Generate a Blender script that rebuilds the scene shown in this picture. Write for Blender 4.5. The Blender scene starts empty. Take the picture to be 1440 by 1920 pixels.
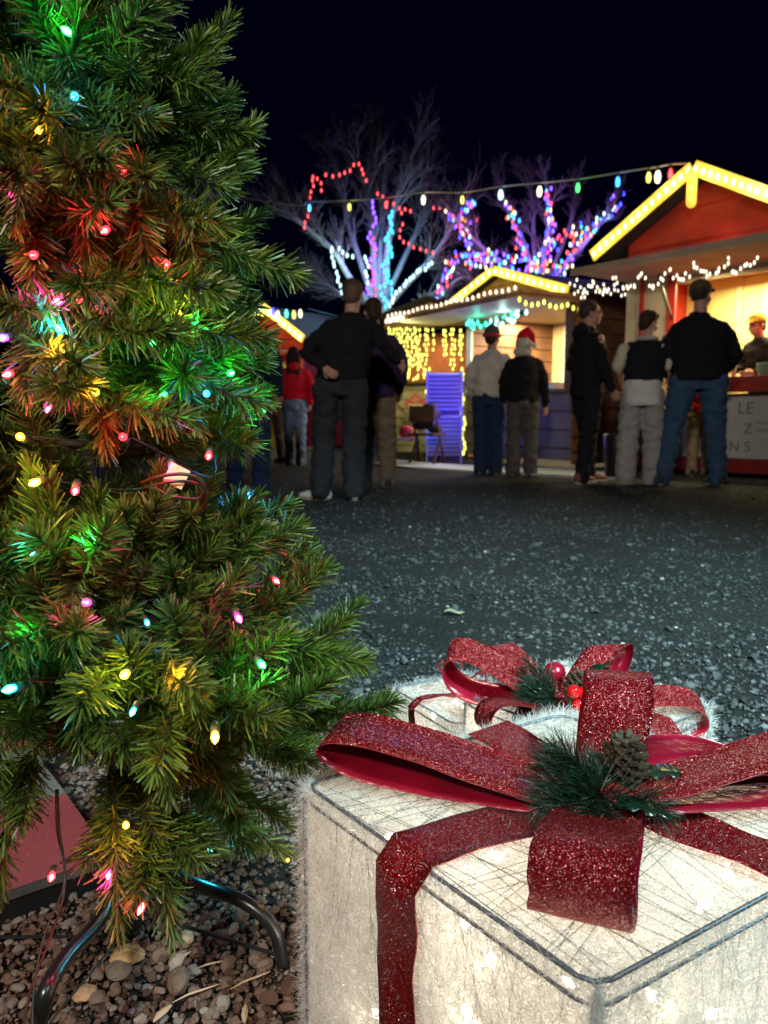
import bpy, bmesh, math, random
import numpy as np
from mathutils import Vector, Matrix, noise

# ------------------------------------------------------------------ camera, world, lamps, exposure
SC = bpy.context.scene
COL = SC.collection
R = math.radians
PI = math.pi
random.seed(7)
rng = np.random.default_rng(11)

CAM_H = 0.68
PITCH = R(7.0)
FPX = 1442.8
cam_d = bpy.data.cameras.new('camera')
cam = bpy.data.objects.new('camera', cam_d)
COL.objects.link(cam)
cam.location = (0, 0, CAM_H)
cam.rotation_euler = (PI / 2 - PITCH, 0, 0)
cam_d.sensor_fit = 'VERTICAL'
cam_d.sensor_height = 34.6
cam_d.lens = 26.0
cam_d.clip_start = 0.02
cam_d.clip_end = 600
cam_d.dof.use_dof = True
cam_d.dof.focus_distance = 0.80
cam_d.dof.aperture_fstop = 9.0
SC.camera = cam

world = bpy.data.worlds.new('World')
SC.world = world
world.use_nodes = True
wn = world.node_tree.nodes
wl = world.node_tree.links
bg = wn['Background']
bg.inputs['Color'].default_value = (0.055, 0.075, 0.75, 1)
bg.inputs['Strength'].default_value = 0.0055

SC.view_settings.view_transform = 'Standard'
SC.view_settings.look = 'None'
SC.view_settings.exposure = 0
SC.view_settings.gamma = 1
SC.cycles.use_denoising = True
SC.cycles.max_bounces = 6
SC.cycles.diffuse_bounces = 3
SC.cycles.glossy_bounces = 2
SC.cycles.transmission_bounces = 4
SC.cycles.transparent_max_bounces = 10
SC.cycles.caustics_reflective = False
SC.cycles.caustics_refractive = False
SC.cycles.sample_clamp_indirect = 2.0
SC.cycles.sample_clamp_direct = 12.0
SC.cycles.use_light_tree = True


def lamp(name, kind, loc, energy, col, size=0.1, target=None, parent=None, spot=None, blend=0.6, local=False):
    d = bpy.data.lights.new(name, kind)
    d.energy = energy
    d.color = col
    if kind == 'AREA':
        d.size = size
    elif kind == 'SUN':
        d.angle = size
    else:
        d.shadow_soft_size = size
    if kind == 'SPOT':
        d.spot_size = spot
        d.spot_blend = blend
    o = bpy.data.objects.new(name, d)
    COL.objects.link(o)
    o.location = loc
    if parent:
        o.parent = parent
    if target is not None:
        o.rotation_euler = (Vector(target) - Vector(loc)).to_track_quat('-Z', 'Y').to_euler()
    return o


# assumed cool spot, unseen, high up behind the camera: falls on the open ground and the near things
lamp('assumed_cool_spot', 'SPOT', (1.9, -1.0, 3.6), 3700, (0.58, 0.93, 0.96), 0.22, (0.95, 2.35, 0), spot=R(52), blend=1.0)
# assumed warmer spot, unseen, on the camera's left lighting the tree and the gravel at its foot
lamp('assumed_warm_spot', 'SPOT', (-0.9, -1.7, 2.5), 440, (1.0, 0.93, 0.78), 0.15, (-0.42, 0.95, 0.50), spot=R(38), blend=0.9)

# added fill spot near the camera, unseen, to brighten the people and huts
lamp('people_fill', 'SPOT', (-0.6, -1.5, 3.4), 900, (1.0, 0.93, 0.86), 0.25, (1.5, 9.5, 1.3), spot=R(50), blend=0.9)

# ------------------------------------------------------------------ pixel -> place helpers


def ray(u, v):
    r = (u - 720) / FPX
    p = (960 - v) / FPX
    c, s = math.cos(PITCH), math.sin(PITCH)
    return Vector((r, c + p * s, -s + p * c))


def PY(u, v, Y):
    d = ray(u, v)
    return Vector((0, 0, CAM_H)) + d * (Y / d.y)


def PZ(u, v, z):
    d = ray(u, v)
    return Vector((0, 0, CAM_H)) + d * ((z - CAM_H) / d.z)


# ------------------------------------------------------------------ materials
def new_mat(name):
    m = bpy.data.materials.new(name)
    m.use_nodes = True
    nt = m.node_tree
    return m, nt, nt.nodes['Principled BSDF'], nt.nodes['Material Output']


def mat(name, col, rough=0.6, metal=0.0, spec=0.5, var=0.0, vscale=8.0, bump=0.0, bscale=60.0, emit=None, estr=0.0, coat=0.0):
    m, nt, p, out = new_mat(name)
    N, L = nt.nodes, nt.links
    p.inputs['Base Color'].default_value = (*col, 1)
    p.inputs['Roughness'].default_value = rough
    p.inputs['Metallic'].default_value = metal
    p.inputs['Specular IOR Level'].default_value = spec
    p.inputs['Coat Weight'].default_value = coat
    tc = N.new('ShaderNodeTexCoord')
    if var > 0:
        n = N.new('ShaderNodeTexNoise')
        n.inputs['Scale'].default_value = vscale
        n.inputs['Detail'].default_value = 5
        L.new(tc.outputs['Object'], n.inputs['Vector'])
        r = N.new('ShaderNodeValToRGB')
        r.color_ramp.elements[0].position = 0.3
        r.color_ramp.elements[1].position = 0.7
        r.color_ramp.elements[0].color = (*[c * (1 - var) for c in col], 1)
        r.color_ramp.elements[1].color = (*[min(1, c * (1 + var)) for c in col], 1)
        L.new(n.outputs['Fac'], r.inputs['Fac'])
        L.new(r.outputs['Color'], p.inputs['Base Color'])
    if bump > 0:
        n2 = N.new('ShaderNodeTexNoise')
        n2.inputs['Scale'].default_value = bscale
        n2.inputs['Detail'].default_value = 6
        L.new(tc.outputs['Object'], n2.inputs['Vector'])
        b = N.new('ShaderNodeBump')
        b.inputs['Strength'].default_value = bump
        b.inputs['Distance'].default_value = 0.01
        L.new(n2.outputs['Fac'], b.inputs['Height'])
        L.new(b.outputs['Normal'], p.inputs['Normal'])
    if emit:
        p.inputs['Emission Color'].default_value = (*emit, 1)
        p.inputs['Emission Strength'].default_value = estr
    return m


def glow(name, col, core, strength, sample=False):
    """a lit bulb: coloured glass with the hot filament showing through the middle"""
    m, nt, p, out = new_mat(name)
    N, L = nt.nodes, nt.links
    N.remove(p)
    lw = N.new('ShaderNodeLayerWeight')
    lw.inputs['Blend'].default_value = 0.30
    r = N.new('ShaderNodeValToRGB')
    r.color_ramp.elements[0].position = 0.08
    r.color_ramp.elements[1].position = 0.30
    r.color_ramp.elements[0].color = (*core, 1)
    r.color_ramp.elements[1].color = (*col, 1)
    L.new(lw.outputs['Facing'], r.inputs['Fac'])
    e = N.new('ShaderNodeEmission')
    e.inputs['Strength'].default_value = strength
    L.new(r.outputs['Color'], e.inputs['Color'])
    L.new(e.outputs['Emission'], out.inputs['Surface'])
    try:
        m.cycles.emission_sampling = 'FRONT' if sample else 'NONE'
    except Exception:
        pass
    return m


HUE = {
    'red': (1.0, 0.02, 0.03), 'pink': (1.0, 0.03, 0.22), 'magenta': (1.0, 0.02, 0.35), 'orange': (1.0, 0.32, 0.02),
    'yellow': (1.0, 0.72, 0.03), 'green': (0.02, 1.0, 0.12), 'blue': (0.02, 0.32, 1.0), 'violet': (0.18, 0.05, 1.0),
    'cyan': (0.02, 0.75, 1.0), 'teal': (0.03, 0.9, 0.65), 'white': (1.0, 0.86, 0.6), 'cool': (0.55, 0.95, 1.0),
    'deep': (0.03, 0.04, 1.0), 'lemon': (0.9, 0.85, 0.08)}
GL, GS = {}, {}
for k, c in HUE.items():
    core = tuple(0.45 + 0.55 * x for x in c)
    GL[k] = glow('lit_glass_' + k, c, core, 7.5)
    core2 = tuple(0.04 + 0.96 * x for x in c) if k in ('deep', 'violet', 'blue', 'magenta', 'pink', 'cyan') else tuple(0.12 + 0.88 * x for x in c)
    GS[k] = glow('distant_lit_glass_' + k, c, core2, 4.5 if k in ('deep', 'violet', 'blue') else 2.6)

M = {}
M['black_metal'] = mat('black_enamel', (0.012, 0.014, 0.015), 0.28, 0.0, 0.6, bump=0.05, bscale=40)
M['black_plastic'] = mat('black_plastic', (0.01, 0.011, 0.012), 0.4)
M['cable'] = mat('dark_green_cable', (0.02, 0.035, 0.02), 0.45)
M['cable_red'] = mat('brown_cable', (0.055, 0.022, 0.016), 0.4)
M['bark_wire'] = mat('tree_wire', (0.05, 0.035, 0.02), 0.7, var=0.4, vscale=60)
M['wood'] = mat('wood', (0.30, 0.17, 0.08), 0.7, var=0.35, vscale=7, bump=0.2)
M['brown_wall'] = mat('brown_boards', (0.10, 0.045, 0.022), 0.75, var=0.35, vscale=5, bump=0.2)
M['cream'] = mat('cream_paint', (0.62, 0.54, 0.34), 0.6, var=0.12, vscale=3, bump=0.05)
M['cream_board'] = mat('cream_boards', (0.55, 0.47, 0.28), 0.65, var=0.2, vscale=4, bump=0.15)
M['red_paint'] = mat('red_paint', (0.55, 0.035, 0.02), 0.5, var=0.25, vscale=3, bump=0.1)
M['dark_red'] = mat('dark_red_paint', (0.22, 0.012, 0.012), 0.5, var=0.2, vscale=5)
M['roof'] = mat('roof_felt', (0.03, 0.03, 0.032), 0.9, bump=0.3)
M['pale_wood'] = mat('pale_plywood', (0.50, 0.36, 0.24), 0.7, var=0.15, vscale=4)
M['sheet'] = mat('white_sheet_metal', (0.42, 0.44, 0.42), 0.45, var=0.1)
M['greypanel'] = mat('grey_boards', (0.12, 0.115, 0.10), 0.7, var=0.3, vscale=5, bump=0.2)
M['white'] = mat('white_paint', (0.7, 0.7, 0.68), 0.5, var=0.06)
M['banner'] = mat('banner_vinyl', (0.50, 0.50, 0.47), 0.4, var=0.12, vscale=3)
M['ink'] = mat('banner_ink', (0.17, 0.155, 0.13), 0.6)
M['concrete'] = mat('concrete', (0.42, 0.44, 0.45), 0.85, var=0.2, vscale=3, bump=0.3)
M['bulb_glow'] = mat('yellow_bulb_glow', (0.9, 0.8, 0.2), 0.4, emit=(0.90, 0.62, 0.035), estr=0.95)  # emission put in for the bulbs' yellow light on the barge boards
M['paper'] = mat('paper', (0.7, 0.68, 0.62), 0.6)
M['skin'] = mat('skin', (0.48, 0.25, 0.17), 0.55, var=0.08, vscale=14)
M['bark'] = mat('bark', (0.22, 0.20, 0.19), 0.85, var=0.3, vscale=12, bump=0.4)


def ribbed(name, col, freq, axis='X', rough=0.6, depth=0.004):
    m = mat(name, col, rough, var=0.1, vscale=6)
    nt = m.node_tree
    N, L = nt.nodes, nt.links
    p = N['Principled BSDF']
    tc = N.new('ShaderNodeTexCoord')
    w = N.new('ShaderNodeTexWave')
    w.bands_direction = axis
    w.inputs['Scale'].default_value = freq
    L.new(tc.outputs['Object'], w.inputs['Vector'])
    b = N.new('ShaderNodeBump')
    b.inputs['Strength'].default_value = 1.0
    b.inputs['Distance'].default_value = depth
    L.new(w.outputs['Fac'], b.inputs['Height'])
    L.new(b.outputs['Normal'], p.inputs['Normal'])
    return m


# ------------------------------------------------------------------ mesh building
class MB:
    def __init__(self):
        self.v, self.f, self.m = [], [], []

    def add(self, vs, fs, mi=0):
        o = len(self.v)
        self.v += [tuple(x) for x in vs]
        self.f += [tuple(i + o for i in f) for f in fs]
        self.m += [mi] * len(fs)

    def box(self, x0, x1, y0, y1, z0, z1, mi=0, mtx=None):
        vs = [Vector((x, y, z)) for z in (z0, z1) for y in (y0, y1) for x in (x0, x1)]
        if mtx:
            vs = [mtx @ v for v in vs]
        self.add(vs, [(0, 2, 3, 1), (4, 5, 7, 6), (0, 1, 5, 4), (2, 6, 7, 3), (0, 4, 6, 2), (1, 3, 7, 5)], mi)

    def beam(self, a, b, w, h, up=(0, 0, 1), mi=0):
        a, b = Vector(a), Vector(b)
        d = (b - a)
        L = d.length
        d.normalize()
        s = d.cross(Vector(up)).normalized()
        u = s.cross(d)
        vs = []
        for p in (a, b):
            for (i, j) in ((-1, -1), (1, -1), (1, 1), (-1, 1)):
                vs.append(p + s * (w / 2 * i) + u * (h / 2 * j))
        self.add(vs, [(3, 2, 1, 0), (4, 5, 6, 7), (0, 1, 5, 4), (1, 2, 6, 5), (2, 3, 7, 6), (3, 0, 4, 7)], mi)

    def tube(self, pts, r, n=8, mi=0, cap=True, rr=None):
        pts = [Vector(p) for p in pts]
        k = len(pts)
        if not hasattr(r, '__len__'):
            r = [r] * k
        t0 = (pts[1] - pts[0]).normalized()
        a = Vector((0, 0, 1)) if abs(t0.z) < 0.9 else Vector((1, 0, 0))
        u = t0.cross(a).normalized()
        vs = []
        for i in range(k):
            t = (pts[min(i + 1, k - 1)] - pts[max(i - 1, 0)])
            if t.length < 1e-9:
                t = t0
            t = t.normalized()
            u = (u - t * u.dot(t))
            u = u.normalized() if u.length > 1e-6 else t.orthogonal().normalized()
            w = t.cross(u)
            for j in range(n):
                an = 2 * PI * j / n
                vs.append(pts[i] + (u * math.cos(an) + w * math.sin(an)) * r[i])
        fs = []
        for i in range(k - 1):
            for j in range(n):
                j2 = (j + 1) % n
                fs.append((i * n + j, i * n + j2, (i + 1) * n + j2, (i + 1) * n + j))
        if cap:
            fs.append(tuple(reversed(range(n))))
            fs.append(tuple((k - 1) * n + j for j in range(n)))
        self.add(vs, fs, mi)

    def limb(self, pts, r, n=12, mi=0):
        """tube with round ends"""
        pts = [Vector(p) for p in pts]
        r = list(r) if hasattr(r, '__len__') else [r] * len(pts)
        d0 = (pts[0] - pts[1]).normalized()
        d1 = (pts[-1] - pts[-2]).normalized()
        P, Q = [], []
        for a in (80, 55, 28):
            P.append(pts[0] + d0 * r[0] * math.sin(R(a)))
            Q.append(r[0] * math.cos(R(a)))
        P += pts
        Q += r
        for a in (28, 55, 80):
            P.append(pts[-1] + d1 * r[-1] * math.sin(R(a)))
            Q.append(r[-1] * math.cos(R(a)))
        self.tube(P, Q, n, mi)

    def ellipsoid(self, c, rx, ry, rz, nu=14, nv=10, mi=0, mtx=None):
        c = Vector(c)
        vs = [Vector((0, 0, -rz))]
        for i in range(1, nv):
            a = -PI / 2 + PI * i / nv
            for j in range(nu):
                b = 2 * PI * j / nu
                vs.append(Vector((rx * math.cos(a) * math.cos(b), ry * math.cos(a) * math.sin(b), rz * math.sin(a))))
        vs.append(Vector((0, 0, rz)))
        if mtx:
            vs = [mtx @ v for v in vs]
        vs = [v + c for v in vs]
        fs = []
        for j in range(nu):
            j2 = (j + 1) % nu
            fs.append((0, 1 + j2, 1 + j))
            for i in range(nv - 2):
                fs.append((1 + i * nu + j, 1 + i * nu + j2, 1 + (i + 1) * nu + j2, 1 + (i + 1) * nu + j))
            fs.append((1 + (nv - 2) * nu + j, 1 + (nv - 2) * nu + j2, len(vs) - 1))
        self.add(vs, fs, mi)

    def loft(self, secs, n=20, mi=0):
        """stack of horizontal ellipses (centre, rx, ry)"""
        vs = []
        for (c, rx, ry) in secs:
            for j in range(n):
                a = 2 * PI * j / n
                vs.append((c[0] + rx * math.cos(a), c[1] + ry * math.sin(a), c[2]))
        fs = []
        for i in range(len(secs) - 1):
            for j in range(n):
                j2 = (j + 1) % n
                fs.append((i * n + j, i * n + j2, (i + 1) * n + j2, (i + 1) * n + j))
        fs.append(tuple(reversed(range(n))))
        fs.append(tuple((len(secs) - 1) * n + j for j in range(n)))
        self.add(vs, fs, mi)

    def build(self, name, mats, parent=None, smooth=False, bevel=0):
        me = bpy.data.meshes.new(name)
        me.from_pydata(self.v, [], self.f)
        if not isinstance(mats, (list, tuple)):
            mats = [mats]
        for x in mats:
            me.materials.append(x)
        if len(mats) > 1:
            me.polygons.foreach_set('material_index', self.m)
        if smooth:
            me.polygons.foreach_set('use_smooth', [True] * len(me.polygons))
        me.update()
        o = bpy.data.objects.new(name, me)
        COL.objects.link(o)
        if parent:
            o.parent = parent
        if bevel:
            b = o.modifiers.new('bevel', 'BEVEL')
            b.width = bevel
            b.segments = 2
            b.limit_method = 'ANGLE'
        return o


def np_mesh(name, V, F, mats, parent=None, smooth=False, mi=None, col=None):
    """fast mesh from numpy arrays; F is (n,3) or (n,4); col per vertex float"""
    me = bpy.data.meshes.new(name)
    k = F.shape[1]
    me.vertices.add(len(V))
    me.vertices.foreach_set('co', np.ascontiguousarray(V, dtype=np.float32).ravel())
    me.loops.add(F.size)
    me.loops.foreach_set('vertex_index', np.ascontiguousarray(F, dtype=np.int32).ravel())
    me.polygons.add(len(F))
    me.polygons.foreach_set('loop_start', np.arange(len(F), dtype=np.int32) * k)
    if mi is not None:
        me.polygons.foreach_set('material_index', mi.astype(np.int32))
    me.polygons.foreach_set('use_smooth', np.full(len(F), smooth, dtype=bool))
    for x in (mats if isinstance(mats, (list, tuple)) else [mats]):
        me.materials.append(x)
    if col is not None:
        a = me.attributes.new('shade', 'FLOAT', 'POINT')
        a.data.foreach_set('value', np.ascontiguousarray(col, dtype=np.float32))
    me.update()
    me.validate()
    o = bpy.data.objects.new(name, me)
    COL.objects.link(o)
    if parent:
        o.parent = parent
    return o


def tag(o, label=None, cat=None, group=None, kind=None):
    if label:
        o['label'] = label
    if cat:
        o['category'] = cat
    if group:
        o['group'] = group
    if kind:
        o['kind'] = kind
    return o


def thing(name, label, cat, loc=(0, 0, 0), rz=0.0, group=None):
    o = bpy.data.objects.new(name, None)
    COL.objects.link(o)
    o.empty_display_size = 0.1
    o.location = loc
    o.rotation_euler = (0, 0, rz)
    return tag(o, label, cat, group)


def spline(pts, n=8):
    """Catmull-Rom through pts"""
    pts = [Vector(p) for p in pts]
    P = [pts[0] * 2 - pts[1]] + pts + [pts[-1] * 2 - pts[-2]]
    out = []
    for i in range(1, len(P) - 2):
        a, b, c, d = P[i - 1], P[i], P[i + 1], P[i + 2]
        for k in range(n):
            t = k / n
            out.append(0.5 * ((2 * b) + (c - a) * t + (2 * a - 5 * b + 4 * c - d) * t * t + (3 * b - a - 3 * c + d) * t ** 3))
    out.append(pts[-1])
    return out


def shade_mat(name, ramp, rough=0.5, spec=0.5, transl=0.0):
    """colour by the per-vertex 'shade' value (a real colour difference of the pieces)"""
    m, nt, p, out = new_mat(name)
    N, L = nt.nodes, nt.links
    a = N.new('ShaderNodeAttribute')
    a.attribute_name = 'shade'
    r = N.new('ShaderNodeValToRGB')
    el = r.color_ramp.elements
    el[0].position, el[0].color = ramp[0][0], (*ramp[0][1], 1)
    el[1].position, el[1].color = ramp[-1][0], (*ramp[-1][1], 1)
    for pos, c in ramp[1:-1]:
        e = el.new(pos)
        e.color = (*c, 1)
    L.new(a.outputs['Fac'], r.inputs['Fac'])
    L.new(r.outputs['Color'], p.inputs['Base Color'])
    p.inputs['Roughness'].default_value = rough
    p.inputs['Specular IOR Level'].default_value = spec
    if transl > 0:
        t = N.new('ShaderNodeBsdfTranslucent')
        L.new(r.outputs['Color'], t.inputs['Color'])
        mx = N.new('ShaderNodeMixShader')
        mx.inputs['Fac'].default_value = transl
        L.new(p.outputs['BSDF'], mx.inputs[1])
        L.new(t.outputs['BSDF'], mx.inputs[2])
        L.new(mx.outputs['Shader'], out.inputs['Surface'])
    return m


# ================================================================== SETTING
def ground_mat():
    m, nt, p, out = new_mat('crushed_asphalt')
    N, L = nt.nodes, nt.links
    tc = N.new('ShaderNodeTexCoord')
    n = N.new('ShaderNodeTexNoise')
    n.inputs['Scale'].default_value = 90
    n.inputs['Detail'].default_value = 8
    n.inputs['Roughness'].default_value = 0.7
    L.new(tc.outputs['Object'], n.inputs['Vector'])
    vo = N.new('ShaderNodeTexVoronoi')
    vo.inputs['Scale'].default_value = 75
    L.new(tc.outputs['Object'], vo.inputs['Vector'])
    big = N.new('ShaderNodeTexNoise')
    big.inputs['Scale'].default_value = 0.9
    big.inputs['Detail'].default_value = 6
    L.new(tc.outputs['Object'], big.inputs['Vector'])
    r = N.new('ShaderNodeValToRGB')
    r.color_ramp.elements[0].position = 0.32
    r.color_ramp.elements[0].color = (0.012, 0.0125, 0.013, 1)
    r.color_ramp.elements[1].position = 0.78
    r.color_ramp.elements[1].color = (0.085, 0.088, 0.088, 1)
    e = r.color_ramp.elements.new(0.55)
    e.color = (0.036, 0.038, 0.039, 1)
    L.new(n.outputs['Fac'], r.inputs['Fac'])
    r2 = N.new('ShaderNodeValToRGB')
    r2.color_ramp.elements[0].position = 0.35
    r2.color_ramp.elements[0].color = (0.38, 0.38, 0.38, 1)
    r2.color_ramp.elements[1].position = 0.68
    r2.color_ramp.elements[1].color = (1, 1, 1, 1)
    L.new(big.outputs['Fac'], r2.inputs['Fac'])
    mu = N.new('ShaderNodeMix')
    mu.data_type = 'RGBA'
    mu.blend_type = 'MULTIPLY'
    mu.inputs[0].default_value = 1
    L.new(r.outputs['Color'], mu.inputs[6])
    L.new(r2.outputs['Color'], mu.inputs[7])
    L.new(mu.outputs[2], p.inputs['Base Color'])
    p.inputs['Roughness'].default_value = 0.9
    p.inputs['Specular IOR Level'].default_value = 0.25
    ad = N.new('ShaderNodeMath')
    ad.operation = 'ADD'
    L.new(n.outputs['Fac'], ad.inputs[0])
    L.new(vo.outputs['Distance'], ad.inputs[1])
    b = N.new('ShaderNodeBump')
    b.inputs['Strength'].default_value = 1.0
    b.inputs['Distance'].default_value = 0.02
    L.new(ad.outputs[0], b.inputs['Height'])
    L.new(b.outputs['Normal'], p.inputs['Normal'])
    return m


g = MB()
g.add([(-300, -60, 0), (300, -60, 0), (300, 420, 0), (-300, 420, 0)], [(0, 1, 2, 3)])
tag(g.build('ground', ground_mat()), kind='structure')

# the near yard: lumpy crushed stone, real relief
gx = np.arange(-4.2, 4.4, 0.026)
gy = np.arange(1.0, 8.6, 0.026)
GX, GY = np.meshgrid(gx, gy)
GZ = np.zeros_like(GX)
for a_i in range(GX.shape[0]):
    for b_i in range(GX.shape[1]):
        q_ = Vector((GX[a_i, b_i], GY[a_i, b_i], 0))
        GZ[a_i, b_i] = 0.007 * noise.noise(q_ * 9) + 0.006 * noise.noise(q_ * 24) + 0.010 * noise.noise(q_ * 2.2)
edge = np.minimum.reduce([GX + 4.2, 4.35 - GX, GY - 1.0, 8.6 - GY])
GZ = 0.006 + GZ * np.clip(edge / 0.6, 0, 1)
GZ = np.maximum(GZ, 0.0015)
ny_, nx_ = GX.shape
idx = np.arange(ny_ * nx_).reshape(ny_, nx_)
GF = np.stack([idx[:-1, :-1], idx[:-1, 1:], idx[1:, 1:], idx[1:, :-1]], -1).reshape(-1, 4)
tag(np_mesh('ground_relief', np.stack([GX, GY, GZ], -1).reshape(-1, 3), GF, bpy.data.materials['crushed_asphalt'], smooth=True), kind='structure')

# pavement strip in front of the huts
pv = MB()
A = [PZ(700, 872, 0), PZ(760, 879, 0), PZ(890, 887, 0), PZ(1000, 892, 0), PZ(1175, 903, 0)]
vs = []
for i, a in enumerate(A):
    vs.append((a.x, a.y, 0.03))
for i, a in enumerate(A):
    vs.append((a.x + 0.35, a.y + 0.95, 0.03))
nA = len(A)
vs += [(x, y, -0.02) for (x, y, z) in vs]
fs = [(i, i + 1, nA + i + 1, nA + i) for i in range(nA - 1)]
fs += [(2 * nA + i, 2 * nA + i + 1, i + 1, i) for i in range(nA - 1)]
pv.add(vs, fs)
tag(pv.build('pavement', M['concrete']), kind='structure')

# dark hills against the night sky
hl = MB()
nh = 90
vs, fs = [], []
for i in range(nh):
    x = -170 + 340 * i / (nh - 1)
    h = 11.5 + 5 * noise.noise(Vector((x * 0.02, 3.1, 0))) + 1.6 * noise.noise(Vector((x * 0.15, 9.1, 0))) - (3.5 if -5 < x < 45 else 0)
    vs += [(x, 95, -0.5), (x, 96, h), (x, 150, h * 0.9), (x, 150, -0.5)]
for i in range(nh - 1):
    for j in range(3):
        fs.append((i * 4 + j, (i + 1) * 4 + j, (i + 1) * 4 + j + 1, i * 4 + j + 1))
hl.add(vs, fs)
tag(hl.build('hills', mat('hill_scrub', (0.012, 0.016, 0.012), 0.95), smooth=True), kind='structure')


# ------------------------------------------------------------------ gravel, stones
def ico_points(sub):
    bm = bmesh.new()
    bmesh.ops.create_icosphere(bm, subdivisions=sub, radius=1)
    V = np.array([v.co[:] for v in bm.verts])
    F = np.array([[v.index for v in f.verts] for f in bm.faces])
    bm.free()
    return V, F


def scatter_stones(centres, sizes, sub, flat=0.65, jag=0.22):
    V0, F0 = ico_points(sub)
    nv = len(V0)
    out = np.zeros((len(centres), nv, 3))
    ax = rng.normal(size=(len(centres), 3, 3))
    q, _ = np.linalg.qr(ax)
    base = np.broadcast_to(V0, (len(centres), nv, 3))
    # lumpy: random plane cuts by scaling along a few directions
    k = 5
    dirs = rng.normal(size=(len(centres), k, 3))
    dirs /= np.linalg.norm(dirs, axis=2, keepdims=True)
    d = np.einsum('nvi,nki->nvk', base, dirs)
    lim = rng.uniform(0.45, 0.85, size=(len(centres), 1, k))
    over = np.clip(d - lim, 0, None)
    P = base - np.einsum('nvk,nki->nvi', over, dirs) * 0.9
    P = P * (1 + rng.normal(0, jag * 0.25, size=(len(centres), nv, 1)))
    sc = np.stack([rng.uniform(0.8, 1.35, len(centres)), rng.uniform(0.7, 1.0, len(centres)), rng.uniform(flat * 0.7, flat * 1.2, len(centres))], 1)
    P = P * sc[:, None, :]
    # tilt a little, spin a lot
    an = rng.uniform(0, 2 * PI, len(centres))
    tl = rng.normal(0, 0.5, len(centres))
    ca, sa, ct, st = np.cos(an), np.sin(an), np.cos(tl), np.sin(tl)
    y = P[:, :, 1] * ct[:, None] - P[:, :, 2] * st[:, None]
    z = P[:, :, 1] * st[:, None] + P[:, :, 2] * ct[:, None]
    x = P[:, :, 0]
    out[:, :, 0] = (x * ca[:, None] - y * sa[:, None])
    out[:, :, 1] = (x * sa[:, None] + y * ca[:, None])
    out[:, :, 2] = z
    out = out * sizes[:, None, None] + centres[:, None, :]
    F = (F0[None] + (np.arange(len(centres)) * nv)[:, None, None]).reshape(-1, 3)
    shade = np.repeat(rng.uniform(0, 1, len(centres)), nv)
    return out.reshape(-1, 3), F, shade


gm = shade_mat('gravel_stone', [(0.0, (0.055, 0.030, 0.022)), (0.35, (0.12, 0.068, 0.050)), (0.65, (0.17, 0.110, 0.085)), (0.88, (0.17, 0.15, 0.14)), (1.0, (0.27, 0.22, 0.18))], 0.85, 0.25)
n1 = 20000
cx = rng.uniform(-0.80, 0.12, n1)
cy = rng.uniform(0.45, 1.75, n1)
layer = rng.integers(0, 3, n1)
sz = rng.lognormal(math.log(0.0048), 0.34, n1)
C1 = np.stack([cx, cy, 0.001 + layer * 0.004 + sz * 0.3], 1)
V, F, S = scatter_stones(C1, sz, 2)
tag(np_mesh('gravel', V, F, gm, smooth=False, col=S), 'brown and grey pea gravel around the foot of the tree', 'gravel', kind='stuff')
ng = 26000
Cg = np.stack([rng.uniform(-0.8, 0.12, ng), rng.uniform(0.45, 1.75, ng), rng.uniform(0.001, 0.005, ng)], 1)
V, F, S = scatter_stones(Cg, rng.lognormal(math.log(0.0022), 0.3, ng), 1)
tag(np_mesh('grit', V, F, gm, smooth=False, col=S * .6), 'fine brown grit between the pebbles under the tree', 'grit', kind='stuff')
gm2 = shade_mat('crushed_stone', [(0.0, (0.018, 0.018, 0.019)), (0.5, (0.050, 0.052, 0.053)), (0.95, (0.095, 0.10, 0.10)), (0.99, (0.15, 0.15, 0.15)), (1.0, (0.40, 0.38, 0.32))], 0.85, 0.3)
n2 = 52000
yy = 1.2 + 6.8 * rng.uniform(0, 1, n2) ** 1.35
xx = rng.uniform(-0.58, 0.58, n2) * yy * 1.0
sz = rng.lognormal(math.log(0.0046), 0.46, n2)
keep = ~((xx < 0.0) & (yy < 1.6))
C2 = np.stack([xx, yy, 0.006 + sz * 0.25], 1)[keep]
V, F, S = scatter_stones(C2, sz[keep], 1)
tag(np_mesh('crushed_stone_gravel', V, F, gm2, smooth=False, col=S), 'dark crushed stone scattered over the open market ground', 'gravel', kind='stuff')


def rock(name, u, v, size, fl, col, label, seed, cat='stone'):
    p = PZ(u, v, 0.012)
    V0, F0 = ico_points(4)
    P = V0.copy()
    for i in range(len(P)):
        n = noise.fractal(Vector(P[i] * 1.3 + seed), 0.8, 2.0, 4)
        P[i] *= 1 + 0.16 * n
    P[:, 0] *= size
    P[:, 1] *= size * 0.8
    P[:, 2] *= size * fl
    a = seed * 1.7
    Q = P.copy()
    Q[:, 0] = P[:, 0] * math.cos(a) - P[:, 1] * math.sin(a)
    Q[:, 1] = P[:, 0] * math.sin(a) + P[:, 1] * math.cos(a)
    o = np_mesh(name, Q, F0, mat(name + '_face', col, 0.8, var=0.25, vscale=50, bump=0.4, bscale=150), smooth=True)
    o.location = (p.x, p.y, 0.012 + size * fl * 0.55)
    tag(o, label, cat)
    return o


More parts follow.
